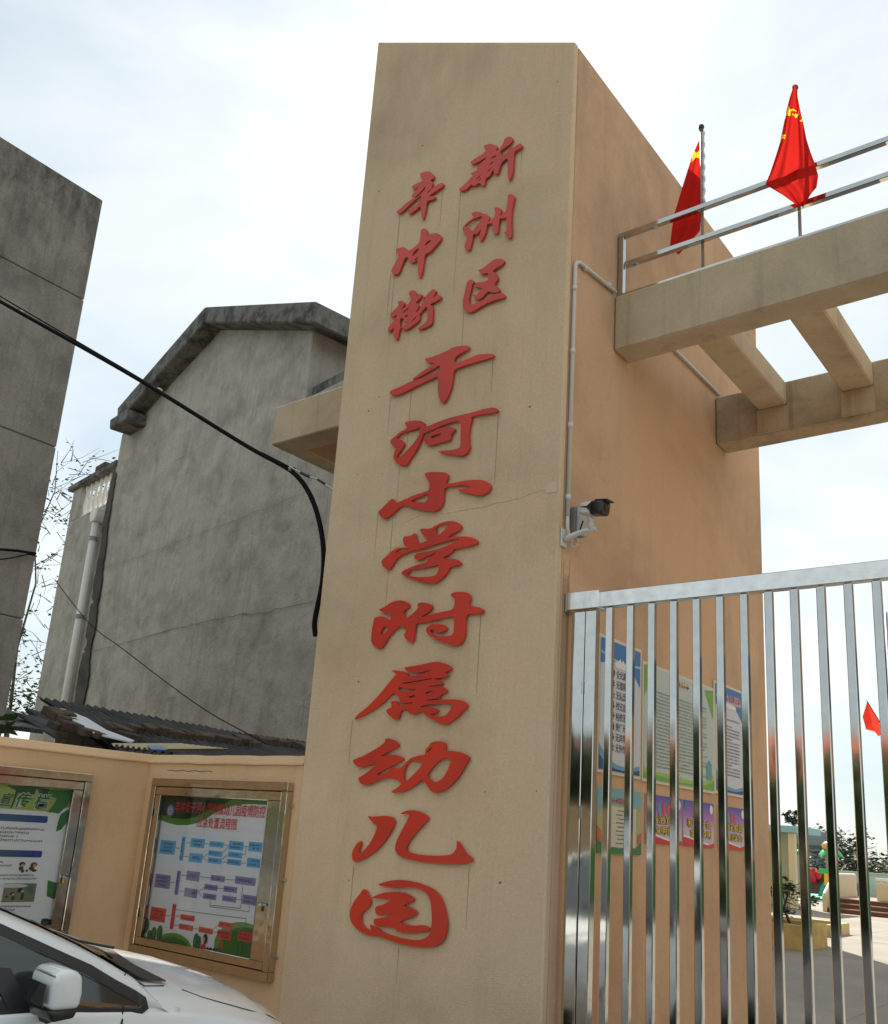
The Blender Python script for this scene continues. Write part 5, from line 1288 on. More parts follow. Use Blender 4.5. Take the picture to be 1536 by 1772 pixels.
# ================================================================== WHITE CAR
def build_car(label, loc, rz, group=None, body_m=None):
    body_m = body_m or M['white_paint']
    car = thing('parked_car', label, 'car', (0, 0, 0), 0, group)
    # half sections, station: y, sill z, sill half width, side half width, shoulder z, shoulder half width, crown z
    ST = [(-1.93, .42, .45, .60, .86, .55, .90), (-1.86, .30, .66, .78, .92, .72, .97), (-1.6, .25, .76, .84, .96, .80, 1.0), (-1.0, .22, .80, .85, .96, .81, 1.0), (-.2, .21, .81, .85, .93, .82, .98),
          (.40, .21, .81, .85, .915, .83, 1.02), (.72, .21, .81, .85, .905, .82, 1.04), (.95, .22, .80, .845, .88, .79, 1.015), (1.2, .23, .79, .835, .835, .755, .965), (1.42, .24, .76, .81, .78, .70, .90),
          (1.56, .25, .69, .74, .735, .61, .835), (1.68, .27, .59, .645, .675, .50, .765), (1.78, .30, .46, .51, .62, .38, .70), (1.85, .36, .28, .33, .56, .23, .62)]
    def ring(s):
        y, z0, w0, w1, zs, ws, zc = s
        half = [(w0, z0), (w1 * .99, z0 + (zs - z0) * .25), (w1, z0 + (zs - z0) * .55), (w1 * .985, z0 + (zs - z0) * .82), ((w1 + ws) / 2 + .008, zs - .012), (ws, zs + .012), (ws * .85, zs + (zc - zs) * .40), (ws * .62, zs + (zc - zs) * .72), (ws * .33, zs + (zc - zs) * .93), (0, zc)]
        return [Vector((x, y, z)) for x, z in half] + [Vector((-x, y, z)) for x, z in reversed(half[:-1])]
    def dens(S):
        out = []
        for a, b in zip(S, S[1:]):
            for i in range(3): out.append(tuple(p + (q - p) * i / 3 for p, q in zip(a, b)))
        return out + [S[-1]]
    rings = [ring(s) for s in dens(ST)]
    n = len(rings[0]); vs = [p for r in rings for p in r]
    fs = [(i * n + j, i * n + (j + 1) % n, (i + 1) * n + (j + 1) % n, (i + 1) * n + j) for i in range(len(rings) - 1) for j in range(n)]
    fs += [tuple(range(n)), tuple((len(rings) - 1) * n + j for j in range(n))]
    body = mesh_obj('body', vs, fs, body_m, car, local=True, smooth=True)
    # greenhouse: window band (dark glass) with white roof and pillars
    RX = .60
    roofz = 1.50
    def side(y, z):       # half width of the greenhouse at height z
        t = (z - .93) / (1.48 - .93); return .822 - .20 * max(0, t) ** 1.15
    # side glass outline (y, z) from the photo: belt line, quarter window tip, windscreen pillar
    glassline = [(-1.55, .985), (-1.45, 1.24), (-1.15, 1.37), (-.80, 1.415), (-.45, 1.405), (-.22, 1.345), (.0, 1.262), (.235, 1.170), (.42, 1.090), (.55, 1.035), (.64, .985), (.715, .948), (.752, .926), (.757, .920), (.745, .915), (.60, .928), (.25, .945), (-.4, .965)]
    g_v = [Vector((side(y, z) + .004, y, z)) for y, z in glassline]
    for sx in (1, -1):
        vv = [Vector((p.x * sx, p.y, p.z)) for p in g_v]
        mesh_obj('window_band', vv, [tuple(range(len(vv)))], M['car_glass'], car, local=True)
        # black surround
        def off(p, q, d):
            t = Vector((0, q[0] - p[0], q[1] - p[1])).normalized(); return t
        inner = glassline
        cy_ = sum(p[0] for p in inner) / len(inner); cz_ = sum(p[1] for p in inner) / len(inner)
        ring_o = []
        L_ = len(inner)
        for i in range(L_):
            a, b_, c_ = inner[i - 1], inner[i], inner[(i + 1) % L_]
            t1 = Vector((b_[0] - a[0], b_[1] - a[1])).normalized(); t2 = Vector((c_[0] - b_[0], c_[1] - b_[1])).normalized()
            tt = (t1 + t2).normalized(); nn = Vector((-tt.y, tt.x))
            ring_o.append((b_[0] + nn.x * .032, b_[1] + nn.y * .032))
        mb = MB()
        vv = [Vector(((side(y, z) + .009) * sx, y, z)) for y, z in ring_o] + [Vector(((side(y, z) + .009) * sx, y, z)) for y, z in [(y + (cy_ - y) * .0 - 0, z) for y, z in inner]]
        mb.add(vv, [(i, (i + 1) % L_, (i + 1) % L_ + L_, i + L_) for i in range(L_)])
        mb.build('window_trim', M['black_plastic'], car, local=True)
        for (ya, za, yb, zb) in [(.33, .93, .10, 1.33), (-.55, .94, -.50, 1.45)]:
            # dark door pillars across the glass
            w = .035 if ya > 0 else .05
            vv = [Vector(((side(y, z) + .008) * sx, y, z)) for y, z in [(ya - w, za), (ya + w, za), (yb + w, zb), (yb - w, zb)]]
            mesh_obj('door_pillar', vv, [(0, 1, 2, 3)], M['black_plastic'], car, local=True)
    # upper shell: roof and pillars as a loft, windscreen laid on its raked front
    US = [(-1.84, .985, 0, 0, .99), (-1.78, 1.15, 0, 0, 1.20), (-1.60, 1.33, 0, 0, 1.40), (-1.2, 1.43, 0, 0, 1.50), (-.80, 1.47, 0, 0, 1.525), (-.42, 1.445, 0, 0, 1.51), (-.20, 1.38, 0, 0, 1.45), (.0, 1.308, 0, 0, 1.375),
          (.245, 1.212, 0, 0, 1.27), (.445, 1.128, 0, 0, 1.19), (.576, 1.075, 0, 0, 1.13), (.67, 1.028, 0, 0, 1.085), (.76, .975, 0, 0, 1.04), (.85, .905, 0, 0, .962), (.93, .86, 0, 0, .90)]
    rings = []
    for (y, ze, we, wt_, zc) in dens(US):
        base = .90
        we = side(y, ze) - .008; wt_ = we - .035
        half = [(side(y, base) - .02, base), (side(y, (base + ze) / 2) - .015, (base + ze) / 2), (we, ze), (wt_ * .96, ze + (zc - ze) * .42), (wt_ * .6, ze + (zc - ze) * .85), (0, zc)]
        rings.append([Vector((x, y, z)) for x, z in half] + [Vector((-x, y, z)) for x, z in reversed(half[:-1])])
    n = len(rings[0]); vs = [p for r in rings for p in r]
    fs = [(i * n + j, i * n + (j + 1) % n, (i + 1) * n + (j + 1) % n, (i + 1) * n + j) for i in range(len(rings) - 1) for j in range(n)] + [tuple(range(n)), tuple((len(rings) - 1) * n + j for j in range(n))]
    mesh_obj('roof', vs, fs, body_m, car, local=True, smooth=True)
    SH = []
    for (y, ze, we, wt_, zc) in US:
        we = side(y, ze) - .008; wt_ = we - .035
        SH.append((y, [(0, zc), (wt_ * .6, ze + (zc - ze) * .85), (wt_ * .96, ze + (zc - ze) * .42), (we, ze), (we + .02, ze - .3)]))
    BO = []
    for (y, z0, w0, w1, zs, ws_, zc) in ST:
        BO.append((y, [(0, zc), (ws_ * .33, zs + (zc - zs) * .93), (ws_ * .62, zs + (zc - zs) * .72), (ws_ * .85, zs + (zc - zs) * .40), (ws_, zs + .012), ((w1 + ws_) / 2 + .008, zs - .012), (w1 * .985, z0 + (zs - z0) * .82)]))
    def surf_z(T, x, y):
        def row(r):
            x_ = abs(x)
            for (xa, za), (xb, zb) in zip(r, r[1:]):
                if x_ <= xb: return za + (zb - za) * (x_ - xa) / max(1e-6, xb - xa)
            return -1
        if y < T[0][0] or y > T[-1][0]: return -1
        for (ya, ra), (yb, rb) in zip(T, T[1:]):
            if y <= yb:
                t = (y - ya) / (yb - ya); return row(ra) * (1 - t) + row(rb) * t
        return -1
    def top(x, y, lift): return Vector((x, y, max(surf_z(SH, x, y), surf_z(BO, x, y)) + lift))
    vs = []
    NY = 26
    for i in range(NY + 1):
        y = -.34 + 1.24 * i / NY; w = .50 + .09 * i / NY
        for k_ in range(11): vs.append(top(-w + 2 * w * k_ / 10, y, .007))
    mesh_obj('windscreen', vs, [(i * 11 + j, i * 11 + j + 1, (i + 1) * 11 + j + 1, (i + 1) * 11 + j) for i in range(NY) for j in range(10)], M['car_glass'], car, local=True, smooth=True)
    # black scuttle under the screen, drawn out into a pointed corner on each side
    cl = [(0, .88, .93), (.2, .875, .925), (.36, .85, .91), (.44, .78, .91), (.50, .70, .925), (.55, .68, .95), (.585, .76, .975), (.605, .87, .965)]
    vs = []
    for sx in (-1, 1):
        for (x, ya, yb) in (cl[::-1] if sx < 0 else cl):
            for k_ in range(9): vs.append(top(x * sx, ya + (yb - ya) * k_ / 8, .012))
    nrow = len(vs) // 9
    mesh_obj('scuttle', vs, [(i * 9 + j, i * 9 + j + 1, (i + 1) * 9 + j + 1, (i + 1) * 9 + j) for i in range(nrow - 1) for j in range(8)], M['black_plastic'], car, local=True, smooth=True)
    for x in (-.25, .25):
        MB().tube([top(x, .90, .03), top(x - .12, .80, .03), top(x - .34, .66, .02)], .006, 6).build('wiper', M['black_plastic'], car, local=True)
    # shut lines
    for sx in (1, -1):
        MB().tube([(.858 * sx, .60, .30), (.866 * sx, .64, .60), (.858 * sx, .68, .80), (.842 * sx, .685, .885), (.822 * sx, .69, .925)], .004, 4).build('door_seam', M['black_rubber'], car, local=True)
        MB().tube([top(x_ * sx, y_, .0005) for x_, y_ in [(.62, 1.03), (.66, 1.10), (.675, 1.2), (.655, 1.33), (.61, 1.46), (.55, 1.58), (.48, 1.67), (.41, 1.74)]], .0028, 4).build('hood_seam', M['black_rubber'], car, local=True)
        MB().tube([top(x_ * sx, y_, .001) for x_, y_ in [(.80, .70), (.76, .71), (.72, .735), (.68, .78), (.64, .86), (.62, .95)]], .0028, 4).build('fender_seam', M['black_rubber'], car, local=True)
        # mirror
        mc = Vector((.955 * sx, .375, 1.012))
        MBm = MB(); c_ = mc
        sec = [(-.048, -.040), (-.052, .052), (-.036, .078), (.020, .082), (.050, .060), (.056, .010), (.052, -.040)]
        MBm.prism([Vector((c_.x - .085 * sx, c_.y + a_, c_.z + b_)) for a_, b_ in sec], (.165 * sx, .012, -.006))
        mi = MBm.build('mirror', body_m, car, local=True, smooth=True, bevel=.020, seg=4)
        sec = [(-.050, -.043), (.052, -.043), (.040, -.072), (-.030, -.080)]
        MB().prism([Vector((c_.x - .085 * sx, c_.y + a_, c_.z + b_)) for a_, b_ in sec], (.160 * sx, .010, 0)).build('mirror_base', M['black_plastic'], mi, local=True, smooth=True, bevel=.008, seg=2)
        MB().prism([Vector((c_.x - .075 * sx, c_.y - .0535, c_.z - .034)), Vector((c_.x + .068 * sx, c_.y - .0535, c_.z - .034)), Vector((c_.x + .068 * sx, c_.y - .0535, c_.z + .035)), Vector((c_.x - .075 * sx, c_.y - .0535, c_.z + .035))], (0, -.004, 0)).build('mirror_glass', M['car_glass'], mi, local=True)
        MB().tube([(.82 * sx, .42, .935), (.93 * sx, .38, .945)], [.025, .035], 8).build('mirror_stalk', M['black_plastic'], mi, local=True)
        # headlight: clear lens over a dark bowl, swept back round the corner
        hl = [(.38, 1.785, .64), (.51, 1.69, .68), (.63, 1.55, .73), (.71, 1.41, .77), (.755, 1.41, .73), (.68, 1.59, .66), (.54, 1.73, .585), (.40, 1.81, .57)]
        MB().add([Vector((x * sx * 1.012, y * 1.006, z)) for x, y, z in hl], [tuple(range(8))]).build('headlight', M['headlight'], car, local=True)
        for yy in (1.22, -1.25):
            wc = Vector((.76 * sx, yy, .30))
            wh = MB().tube([wc + Vector((-.09 * sx, 0, 0)), wc + Vector((-.07 * sx, 0, 0)), wc + Vector((.07 * sx, 0, 0)), wc + Vector((.09 * sx, 0, 0))], [.27, .30, .30, .27], 28).build('wheel', M['black_rubber'], car, local=True, smooth=False)
            MB().tube([wc + Vector((.08 * sx, 0, 0)), wc + Vector((.096 * sx, 0, 0))], [.20, .19], 24).build('rim', M['steel_rough'], wh, local=True)
            MB().tube([wc + Vector((.0 * sx, 0, 0)), wc + Vector((.085 * sx, 0, .0))], [.335, .335], 28).build('wheel_arch', M['black_plastic'], car, local=True)
        MB().box(min(.845 * sx, .862 * sx), max(.845 * sx, .862 * sx), .05, .19, .80, .825).build('door_handle', body_m, car, local=True, bevel=.006)
    MB().box(-.30, .30, 1.80, 1.86, .38, .50).build('grille', M['black_plastic'], car, local=True, bevel=.01)
    MB().box(-.62, .62, -1.955, -1.90, .40, .50).build('rear_bumper_strip', M['black_plastic'], car, local=True, bevel=.01)
    for sx in (1, -1):
        MB().box(min(.58 * sx, .74 * sx), max(.58 * sx, .74 * sx), -1.90, -1.83, .78, 1.02).build('tail_light', flatc('tail_red', (.4, .01, .01), .2), car, local=True, bevel=.015)
    car.location = loc; car.rotation_euler = (0, 0, rz)
    return car
M['headlight'] = steel_mat('headlight_glass', (.35, .37, .4), rough=.06, wav=.6, wscale=(30, 30, 30))
build_car('white hatchback parked nose-first beside the orange wall, its mirror in front of the notice boards', (-4.003, 1.649, 0.0), R_(-9))

# ================================================================== SHED ROOFS behind the wall
sh = thing('shed', 'low shed under dark corrugated sheets between the orange wall and the grey house', 'shed', (-9, 7, 0))
pT = P(100, 1224, 1, 6.0)
XT, ZT, SLP = pT.x, pT.z, .34
def zr(x, y): return ZT - SLP * (x - XT)
def on_roof(px, py, lift=0):
    d = sight(px, py); o_ = Vector((0, 0, EYE))
    t = (ZT + lift - SLP * (o_.x - XT) - o_.z) / (d.z + SLP * d.x)
    return o_ + d * t
def corr(x0, x1, y0, y1, lift, par):
    """one sheet: waves across y, ridges falling along x"""
    ny = int((y1 - y0) / .0135); vs = []; fs = []
    for x in (x0, x1):
        for j in range(ny + 1):
            y = y0 + (y1 - y0) * j / ny
            vs.append(Vector((x, y, zr(x, y) + lift + .022 * math.sin(2 * math.pi * y / .108))))
    m_ = ny + 1
    for j in range(ny): fs.append((j, j + 1, m_ + j + 1, m_ + j))
    k_ = len(vs)
    vs += [v + Vector((0, 0, -.008)) for v in vs]
    fs += [tuple(i + k_ for i in f) for f in fs]
    fs += [(j, j + 1, k_ + j + 1, k_ + j) for j in range(ny)] + [(m_ + j, m_ + j + 1, k_ + m_ + j + 1, k_ + m_ + j) for j in range(ny)]
    return mesh_obj('roof_sheet', vs, fs, M['corr'], par, smooth=False)
random.seed(21)
for tier in range(3):
    yy = 5.75
    while yy < 11.2:
        x0_ = XT + tier * 1.5 + random.uniform(-.05, .05) + (.12 if (yy > 7.0 and tier == 0) else 0)
        corr(x0_, x0_ + 1.66, yy, yy + .86, .015 + .022 * (2 - tier) + random.uniform(0, .012), sh); yy += .80
MB().prism([(XT + .15, 5.95, 0), (-6.9, 5.95, 0), (-6.9, 5.95, zr(-6.9, 0) - .08), (XT + .15, 5.95, zr(XT + .15, 0) - .08)], (0, 5.0, 0)).build('shed_walls', M['brick'], sh)
# bricks holding the sheets down, long side along the roof's edge
bm_ = MB().box(-.06, .06, -.125, .125, 0, .065).build('brick', M['brick'], local=True, bevel=.008)
bme = bm_.data; bpy.data.objects.remove(bm_)
row_a = [(262, 1269), (283, 1273), (303, 1276), (325, 1278), (348, 1281), (372, 1283), (395, 1286), (416, 1288), (433, 1291), (462, 1287), (485, 1290), (508, 1293), (523, 1296)]
row_b = [(192, 1266), (206, 1271), (222, 1281), (229, 1267), (90, 1240), (104, 1246), (118, 1252), (103, 1262), (118, 1266), (152, 1274), (174, 1279)]
cnt = [0, 0]
ORD = ['first', 'second', 'third', 'fourth', 'fifth', 'sixth', 'seventh', 'eighth', 'ninth', 'tenth', 'eleventh', 'twelfth', 'thirteenth', 'fourteenth']
for q, lst in ((0, row_a), (1, sorted(row_b))):
    for (x, y) in lst:
        p = on_roof(x, y, .06)
        o = bpy.data.objects.new('brick', bme); C.objects.link(o)
        o.location = p; o.rotation_euler = (random.uniform(-.08, .08), math.atan(SLP) + random.uniform(-.1, .1), random.uniform(-.25, .25) + (.3 if q else 0))
        o.scale = (random.uniform(1.0, 1.5), random.uniform(.95, 1.15), random.uniform(1.1, 1.7))
        cnt[q] += 1
        tag(o, ORD[cnt[q] - 1] + (' mossy brick from the left in the row along the shed roof' if not q else ' loose brick from the left on the upper left part of the shed roof'), 'brick', 'bricks weighing down the shed roof' if not q else 'loose bricks on the upper left sheets')
# planks / pale sheet / flat boards at the left
_ps = [on_roof(x, y, .12) for x, y in [(86, 1226), (113, 1230), (150, 1245), (184, 1266), (232, 1284), (226, 1286), (182, 1276), (160, 1269), (134, 1253), (104, 1236)]]
tag(MB().prism(_ps, (0, 0, .02)).build('pale_sheet', flatc('pale_sheet', (.58, .60, .62), .6), bevel=.003), 'long pale board lying slanted over the dark shed roof', 'board')
def slab(px, ys, mat, name, label, th=.05, cat='board'):
    pts = [P(x, y, 1, yy) for (x, y), yy in zip(px, ys)]
    nn = (pts[1] - pts[0]).cross(pts[-1] - pts[0]).normalized() * th
    return tag(MB().prism(pts, nn).build(name, mat, bevel=.004), label, cat)
slab([(-30, 1222), (15, 1226), (75, 1262), (-30, 1250)], [8, 8, 6.4, 6.4], M['roofc'], 'roof_slab', 'broad dark slab at the far left of the shed roof', .06, 'slab')
slab([(25, 1232), (70, 1240), (175, 1290), (130, 1296)], [7, 7, 5.9, 5.9], M['corr'], 'roof_board', 'dark flat board sliding down over the left end of the shed', .03)
slab([(45, 1225), (110, 1240), (135, 1258), (100, 1262)], [7.6, 7.4, 6.6, 6.7], M['mould'], 'roof_board', 'thick weathered board propped under the pale one', .08)
e0 = P(190, 1287, 1, 5.6)
ny = 70; vs = []
for i in (0, 1):
    for j in range(ny + 1):
        p = P(190 + j * 1.15, 1288 + j * .14, 1, 5.5); vs.append(p + Vector((-.05 * i, .9 * i, .014 * math.sin(j * .75) + i * .10)))
tag(mesh_obj('corrugated_edge', vs, [(j, j + 1, ny + 2 + j, ny + 1 + j) for j in range(ny)], plain('weathered_yellow_sheet', (.42, .36, .22), .7, var=.3, scale=8)), 'pale yellowish corrugated sheet edge peeping over the wall corner', 'roof sheet')
slab([(255, 1289), (278, 1290), (290, 1297), (262, 1296)], [5.6, 5.6, 5.3, 5.3], flatc('blue_sheet', (.10, .25, .42)), 'blue_scrap', 'small blue scrap of sheeting behind the wall corner', .01, 'scrap')

# ================================================================== VEGETATION
def leaf_quad(mb, c, s, rnd):
    a = rnd.uniform(0, 6.28); t = rnd.uniform(-.9, .9)
    u = Vector((math.cos(a), math.sin(a), rnd.uniform(-.5, .5))).normalized(); v = u.cross(Vector((math.sin(t), .3, math.cos(t)))).normalized()
    mb.add([c - u * s, c - u * s * .2 + v * s * .55, c + u * s, c - u * s * .2 - v * s * .55], [(0, 1, 2, 3)])
def tree(name, label, base, h, crown_r, crown_h, n_clump, leaves, leaf_s, mat, seed, group=None, cat='tree', trunk_r=.16, gap=.55):
    rnd = random.Random(seed)
    t = thing(name, label, cat, base, group=group)
    b = Vector(base)
    wood = MB(); fol = MB()
    top = b + Vector((rnd.uniform(-.3, .3), rnd.uniform(-.3, .3), h - crown_h * .35))
    mid = b.lerp(top, .5) + Vector((rnd.uniform(-.2, .2), rnd.uniform(-.2, .2), 0))
    wood.tube([b, mid, top], [trunk_r, trunk_r * .7, trunk_r * .25], 8)
    cc_ = b + Vector((0, 0, h - crown_h / 2))
    for i in range(n_clump):
        a = rnd.uniform(0, 6.28); e = rnd.uniform(-1, 1); rr = rnd.uniform(.35, 1) ** .6
        c = cc_ + Vector((crown_r * rr * math.cos(a) * math.sqrt(1 - e * e), crown_r * rr * math.sin(a) * math.sqrt(1 - e * e), crown_h / 2 * rr * e))
        s0 = mid.lerp(top, rnd.random())
        wood.tube([s0, s0.lerp(c, .5) + Vector((0, 0, -.1)), c], [trunk_r * .3, trunk_r * .15, .015], 5)
        cr_ = crown_r * rnd.uniform(.16, .34)
        for k_ in range(leaves):
            d = Vector((rnd.gauss(0, 1), rnd.gauss(0, 1), rnd.gauss(0, .7))) * cr_ * gap
            leaf_quad(fol, c + d, leaf_s * rnd.uniform(.6, 1.3), rnd)
    wood.build('trunk', M['bark'], t); fol.build('crown', mat, t)
    return t
# sparse climbing twigs in the gap between the two grey buildings
rnd = random.Random(5)
tw = thing('bare_tree', 'half-bare twiggy tree showing in the gap between the two grey buildings', 'tree', (-25, 12.0, 0))
wood = MB(); fol = MB()
GX = 24.0
def gp(x, y): return P(x, y, 1, GX)
wood.tube([gp(0, 1420), gp(15, 1250), gp(30, 1120), gp(62, 1010), gp(60, 930), gp(95, 850), gp(100, 780)], [.12, .10, .07, .05, .04, .03, .015], 6)
for i in range(130):
    y = rnd.uniform(790, 1230); x = 150 - (y - 780) * .235 + rnd.uniform(-50, 20)
    a = gp(x, y); L_ = rnd.uniform(-60, 75); q = gp(x + L_, y + rnd.uniform(-50, 40)); m_ = a.lerp(q, .5) + Vector((0, rnd.uniform(-.3, .3), rnd.uniform(-.12, .12)))
    wood.tube([a, m_, q], [rnd.uniform(.012, .035), .014, .006], 4)
    for k_ in range(rnd.randint(0, 4)):
        c = a.lerp(q, rnd.random()) + Vector((rnd.uniform(-.25, .25), 0, rnd.uniform(-.25, .25)))
        for z_ in range(rnd.choice((1, 1, 2, 3))): leaf_quad(fol, c + Vector((rnd.uniform(-.12, .12), rnd.uniform(-.1, .1), rnd.uniform(-.12, .12))), rnd.uniform(.07, .15), rnd)
for i in range(420):
    y = 1245 - abs(rnd.gauss(0, 38)); x = rnd.uniform(0, 95); c = gp(x, min(y, 1300)); leaf_quad(fol, c, rnd.uniform(.1, .2), rnd)
wood.build('branches', M['bark'], tw); fol.build('leaves', M['leaf'], tw)
# broad green leaves poking over the wall at the left
wp = thing('weed', 'broad green leaves poking up behind the left end of the orange wall', 'plant', (-9.5, 6, 1.9))
fol = MB()
for i in range(40):
    c = P(rnd.uniform(-5, 28), rnd.uniform(1238, 1268), 1, rnd.uniform(4.9, 5.3)); leaf_quad(fol, c, rnd.uniform(.05, .10), rnd)
MB().tube([P(5, 1300, 1, 5.1), P(10, 1262, 1, 5.1), P(14, 1245, 1, 5.1)], .012, 5).build('stem', M['leaf'], wp)
fol.build('leaves', M['leaf'], wp)

# ================================================================== SCHOOL YARD seen through the bars
# hidden three-storey classroom block whose shade lies over the near yard
kb = thing('classroom_block', 'three-storey peach classroom block standing behind the gate tower', 'building', (-12.5, 20, 0))
MB().box(-17, -8.0, 17, 22.5, 0, 10.6).build('walls', M['side'], kb, bevel=.02)
MB().box(-17.2, -7.9, 16.8, 22.6, 10.603, 10.9).build('parapet', M['beam'], kb, bevel=.02)
for fl_ in range(3):
    for i in range(4):
        x0 = -16.4 + i * 2.1; z0 = 1.0 + fl_ * 3.3
        w_ = MB().box(x0, x0 + 1.4, 16.96, 17.03, z0, z0 + 1.6).build('window', M['white_pvc'], kb)
        MB().box(x0 + .06, x0 + .67, 16.94, 16.955, z0 + .06, z0 + 1.54).build('pane', M['car_glass'], w_)
        MB().box(x0 + .73, x0 + 1.34, 16.94, 16.955, z0 + .06, z0 + 1.54).build('pane', M['car_glass'], w_)
# porch with blue fascia peeping past the tower
PY = 30.0
f0 = P(1377, 1429, 1, PY); f1 = P(1377, 1441, 1, PY)
po = thing('porch', 'blue-edged porch roof on a cream column just right of the tower flank', 'porch', (f0.x, PY, 0))
MB().box(f0.x - 5, f0.x, PY, PY + 2.5, f1.z, f0.z + .0).build('fascia', flatc('pale_blue_paint', (.22, .46, .52)), po, bevel=.01)
cxp = P(1370, 1480, 1, PY).x
MB().box(cxp - .16, cxp + .04, PY + .15, PY + .35, 0, f1.z - .002).build('column', flatc('cream_paint', (.62, .55, .36)), po, bevel=.01)
MB().box(cxp - .50, cxp - .28, PY + .6, PY + .8, 0, f1.z - .002).build('column', flatc('grey_green_paint', (.36, .38, .30)), po, bevel=.01)
MB().box(f0.x - 5, cxp - .55, PY + 2.0, PY + 2.2, 0, f1.z - .002).build('rear_wall', flatc('lime_paint', (.42, .60, .25)), po)
tree('potted_tree', 'small dark bush rising above the blue-edged porch', (P(1366, 1420, 1, 31).x, 31.5, f0.z), .55, .36, .5, 22, 40, .05, M['leaf_dark'], 3, trunk_r=.04)
# planters
def planter(label, x0, x1, y0, y1, h, col, seed):
    pt = thing('planter', label, 'planter', ((x0 + x1) / 2, (y0 + y1) / 2, 0), group='raised planters in the yard')
    cm = wall_mat('planter_paint_%d' % seed, col, [c * .6 for c in col], [min(1, c * 1.1) for c in col], patch_s=3, streak=.7, fine=.08)
    t_ = .12
    for (a, b, c, d) in [(x0, x1, y0, y0 + t_), (x0, x1, y1 - t_, y1), (x0, x0 + t_, y0 + t_ + .002, y1 - t_ - .002), (x1 - t_, x1, y0 + t_ + .002, y1 - t_ - .002)]:
        MB().box(a, b, c, d, 0, h).build('side', cm, pt, bevel=.008)
    MB().box(x0 + t_, x1 - t_, y0 + t_, y1 - t_, 0, h - .06).build('soil', M['earth'], pt)
    return pt
pa = P(1340, 1645, 2, 0); pb_ = P(1394, 1645, 2, 0)
yp = 17.6; xr = P(1393, 1640, 1, yp).x; zt_p = P(1385, 1601, 1, yp).z
planter('shade-toned ochre raised planter in the yard shade, the nearer of the two', xr - 2.2, xr, yp, yp + 1.3, zt_p, (.58, .40, .15), 1)  # deeper colour carries the shade and warm bounce on this planter
yq = 21.4; xq = P(1437, 1610, 1, yq).x; zq = P(1430, 1600, 1, yq).z
planter('sunlit pale yellow raised planter in the yard, the farther of the two', xq - 2.0, xq, yq, yq + 1.4, zq, (.66, .52, .26), 2)  # paler colour carries the sunlight falling on this planter
tree('shrub', 'loose green shrub growing from the nearer ochre planter', (P(1378, 1595, 1, 18.2).x - .1, 18.2, zt_p - .08), .80, .40, .62, 14, 26, .055, M['leaf'], 9, cat='shrub', trunk_r=.03, gap=.7)
# stage with brown steps and pale side walls
SY = 31.0
sx0 = P(1424, 1575, 1, SY).x; szt = P(1430, 1553, 1, SY).z
st_ = thing('stage', 'low brown-stepped stage with cream side walls in the yard', 'stage', (sx0 + 3, SY, 0))
brown = plain('brown_tiles', (.13, .055, .035), .5, var=.2, scale=6)
hs_ = szt / 3
for i in range(3):
    MB().box(sx0 + .15 + .02 * i, sx0 + 8, SY + i * .32, SY + 3.5, i * hs_ + .001, (i + 1) * hs_ - .03).build('step', brown, st_)
    MB().box(sx0 + .12 + .02 * i, sx0 + 8.02, SY - .03 + i * .32, SY + 3.5, (i + 1) * hs_ - .028, (i + 1) * hs_).build('tread', plain('tread_edge', (.30, .17, .12), .4), st_)
cream = flatc('cream_paint', (.62, .55, .36)); whp = flatc('white_gloss_paint', (.78, .78, .76), .35)
hz_ = P(1440, 1516, 1, SY).z
MB().prism([(sx0, SY - .05, 0), (sx0, SY - .05, szt + .05), (sx0, SY + 1.1, hz_), (sx0, SY + 3.4, hz_), (sx0, SY + 3.4, 0)], (.12, 0, 0)).build('side_wall', cream, st_, bevel=.01)
MB().tube([(sx0 + .06, SY - .05, szt + .09), (sx0 + .06, SY + 1.1, hz_ + .04), (sx0 + .06, SY + 3.4, hz_ + .04)], .045, 8).build('handrail', whp, st_)
rx0 = P(1517, 1555, 1, SY + .9).x; rz1 = P(1530, 1530, 1, SY + .9).z; rz2 = P(1530, 1522, 1, SY + .9).z
MB().box(rx0, rx0 + 4.5, SY + .9, SY + 1.05, szt + .002, rz1).build('parapet', cream, st_, bevel=.01)
MB().box(rx0 - .02, rx0 + 4.5, SY + .88, SY + 1.07, rz2 - .05, rz2 + .03).build('handrail', whp, st_, bevel=.01)
for i in range(8): MB().box(rx0 + .1 + i * .6, rx0 + .16 + i * .6, SY + .95, SY + 1.0, rz1 + .001, rz2 - .052).build('baluster', whp, st_)
# blue stair rail
bs = thing('stair_rail', 'dark blue metal stair rail beyond the brown stage', 'railing', (P(1478, 1545, 1, 36).x, 36, 0))
bl_ = flatc('blue_metal', (.03, .05, .16), .4)
def q36(x, y): return P(x, y, 1, 36)
for pth in ([(1463, 1517), (1484, 1530), (1485, 1556)], [(1463, 1524), (1484, 1538)], [(1475, 1524), (1476, 1550)], [(1469, 1521), (1469, 1543)], [(1463, 1540), (1484, 1556)]):
    MB().tube([q36(*p) for p in pth], .028, 6).build('rail', bl_, bs)
MB().prism([q36(1470, 1545), q36(1485, 1552), q36(1485, 1562), q36(1470, 1562)], (0, .8, 0)).build('stringer', bl_, bs)
# climbing frame
cf = thing('climbing_frame', 'colourful climbing frame with green canopy roofs and red tube', 'playground frame', (-13.5, 39, 0))
pgreen = flatc('play_green', (.03, .36, .07), .3); pred = flatc('play_red', (.55, .02, .03), .3); pyel = flatc('play_yellow', (.75, .38, .03), .3); pteal = flatc('play_teal', (.02, .33, .24), .3); porg = flatc('play_orange', (.72, .30, .12), .3)
CFY = 39.0
def q39(x, y, d=0): return P(x, y, 1, CFY + d)
